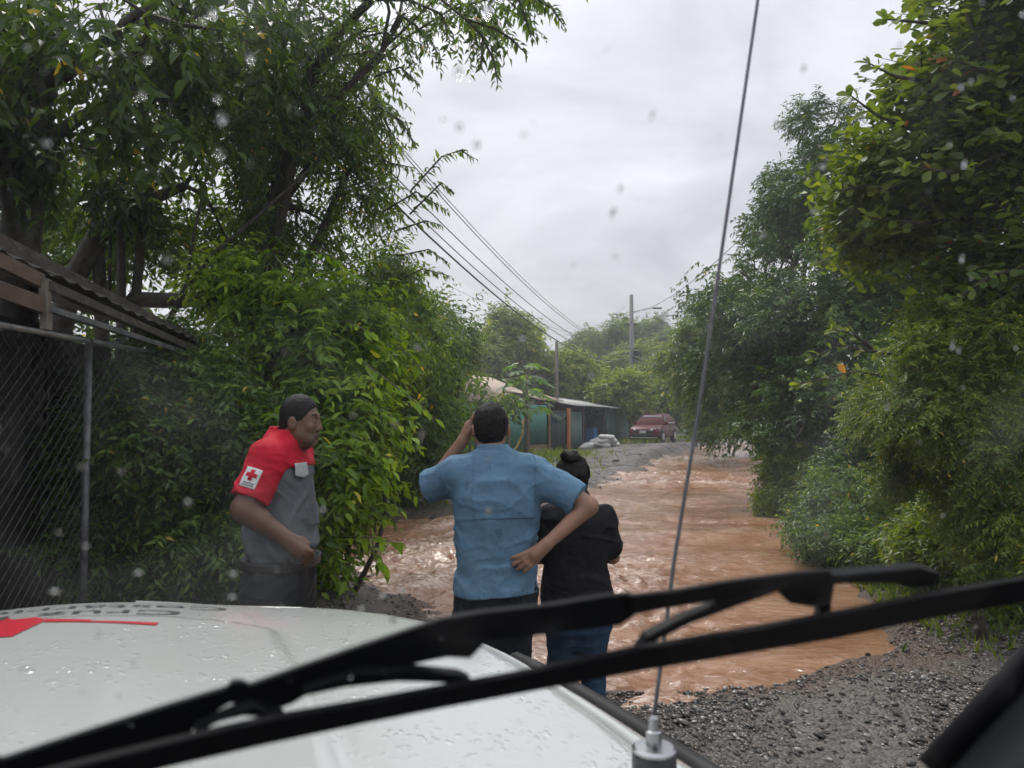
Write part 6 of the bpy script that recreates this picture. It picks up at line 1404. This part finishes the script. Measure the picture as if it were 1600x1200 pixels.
MB().box((-.75, 2.10, .30), (.75, 2.32, .345)).build('skid_plate', lampm, cr_, bevel=.02)

# ------------------------------------------------------------------ green wall at the far bend, grass, stray stones
gw = at(1102, 672, 78); gwo = MB().box((-2.6, -.1, -.2), (2.3, .1, 1.75)).build('green_wall', pbr('mint_paint', (.22, .38, .29), .7, scale=2, bump=.01, bscale=3, col2=(.32, .47, .38)), None, loc=(gw[0], 78, .1)); tag(gwo, 'pale mint green wall at the far bend of the road', 'wall')
gt = MB(); [gt.tube([(x_, 0, 0), (x_, 0, 2.6)], .04, 6) for x_ in (-2.4,)]; o = gt.build('gate_post', pale_tin, None, loc=(gw[0]-.4, 77, .1)); tag(o, 'thin white post before the mint wall', 'post')
def grass(name, lab, spots, n, hgt, seed, mat):
    r = np.random.default_rng(seed); P = []
    for (px, py, Y, sx, sy) in spots:
        c_ = np.array([(px-800)/FPX*Y, Y]); P.append(c_ + r.normal(size=(n, 2))*np.array([sx, sy]))
    P = np.concatenate(P); d_ = polydist(P[:, 0], P[:, 1]); P = P[d_ > .02]; z = ground_h(P[:, 0], P[:, 1]); n = len(P)
    ax_ = norm(r.normal(size=(n, 3))*np.array([.5, .5, .1])+np.array([0, 0, .9])); le = hgt*r.uniform(.5, 1.3, n)
    V, F_, vr = leaf_arrays(np.c_[P, z-.01], ax_, r.normal(size=(n, 3)), le, le*.12+.004, 'lance', np.clip(.5+.25*r.normal(size=n), .02, .95))
    tag(obj(name, npmesh(name, V, F_, var=vr), mat), lab, 'grass', kind='stuff')
grass('grass', 'green grass and weeds along the foot of the tin fence and lean-to', [(790, 0, 29, 1.2, .6), (840, 0, 33.5, 1.2, .8), (720, 0, 28, 1.5, 1), (985, 0, 46, .9, .9), (660, 0, 24, 2, 1.5), (1110, 0, 74, 3, 1.2), (1000, 0, 43.6, .5, .5), (1090, 0, 60, 2, 2)], 900, .32, 5, L_farlight)
grass('grass', 'low weeds along the right bank at the water edge', [(1300, 0, 9.6, .5, .5), (1370, 0, 8.4, .5, .4), (1450, 0, 7.4, .5, .4), (1560, 0, 6.6, .5, .5), (1230, 0, 13, .5, .7)], 700, .13, 6, L_fine)
for k, (px, py, s_) in enumerate([(962, 722, .16), (1000, 718, .13), (1500, 1080, .05), (1530, 1072, .07), (1545, 1075, .045), (1350, 1062, .035), (640, 745, .35), (655, 735, .28), (668, 752, .3), (700, 742, .22), (630, 760, .25), (1400, 1130, .035), (1290, 1150, .03), (1060, 1110, .035)]):
    g_ = gnd(px, py, .03); o = obj('stone', stone_meshes[k % 4], None, None, (g_[0], g_[1], gz(g_[0], g_[1])+s_*.2)); o.scale = (s_, s_*.9, s_*.8); o.rotation_euler = (0, 0, k*1.3)
    tag(o, ['dark stone alone on the far gravel, left of its mate', 'dark stone alone on the far gravel, nearest the water', 'pale stone beside the pillar, left of two', 'largest stone beside the windscreen pillar', 'small stone right of the largest by the pillar', 'flat stone at the near right water edge', 'large rock at the left bank under the trees, leftmost rear', 'rock behind the others on the left bank', 'rock in front of the others on the left bank', 'smaller rock nearest the man in blue on the left bank', 'rock at the left bank water side', 'stone in the gravel below the wiper tip', 'small stone in the gravel right of the antenna', 'stone just right of the antenna by the water'][k], 'stone', 'loose stones')

# ------------------------------------------------------------------ rain haze
hm = bpy.data.materials.new('rain_haze'); hm.use_nodes = True; t = hm.node_tree; t.nodes.clear()
o_ = N(t, 'ShaderNodeOutputMaterial'); pv = N(t, 'ShaderNodeVolumePrincipled'); pv.inputs['Color'].default_value = (0.92, 0.95, 1.0, 1); pv.inputs['Density'].default_value = 0.0020; pv.inputs['Anisotropy'].default_value = 0.3
t.links.new(pv.outputs[0], o_.inputs['Volume'])
MBh = MB().box((-520, -60, -3), (520, 300, 22)); ho = MBh.build('haze', hm); tag(ho, 'thin rain haze filling the air', 'haze', kind='stuff')
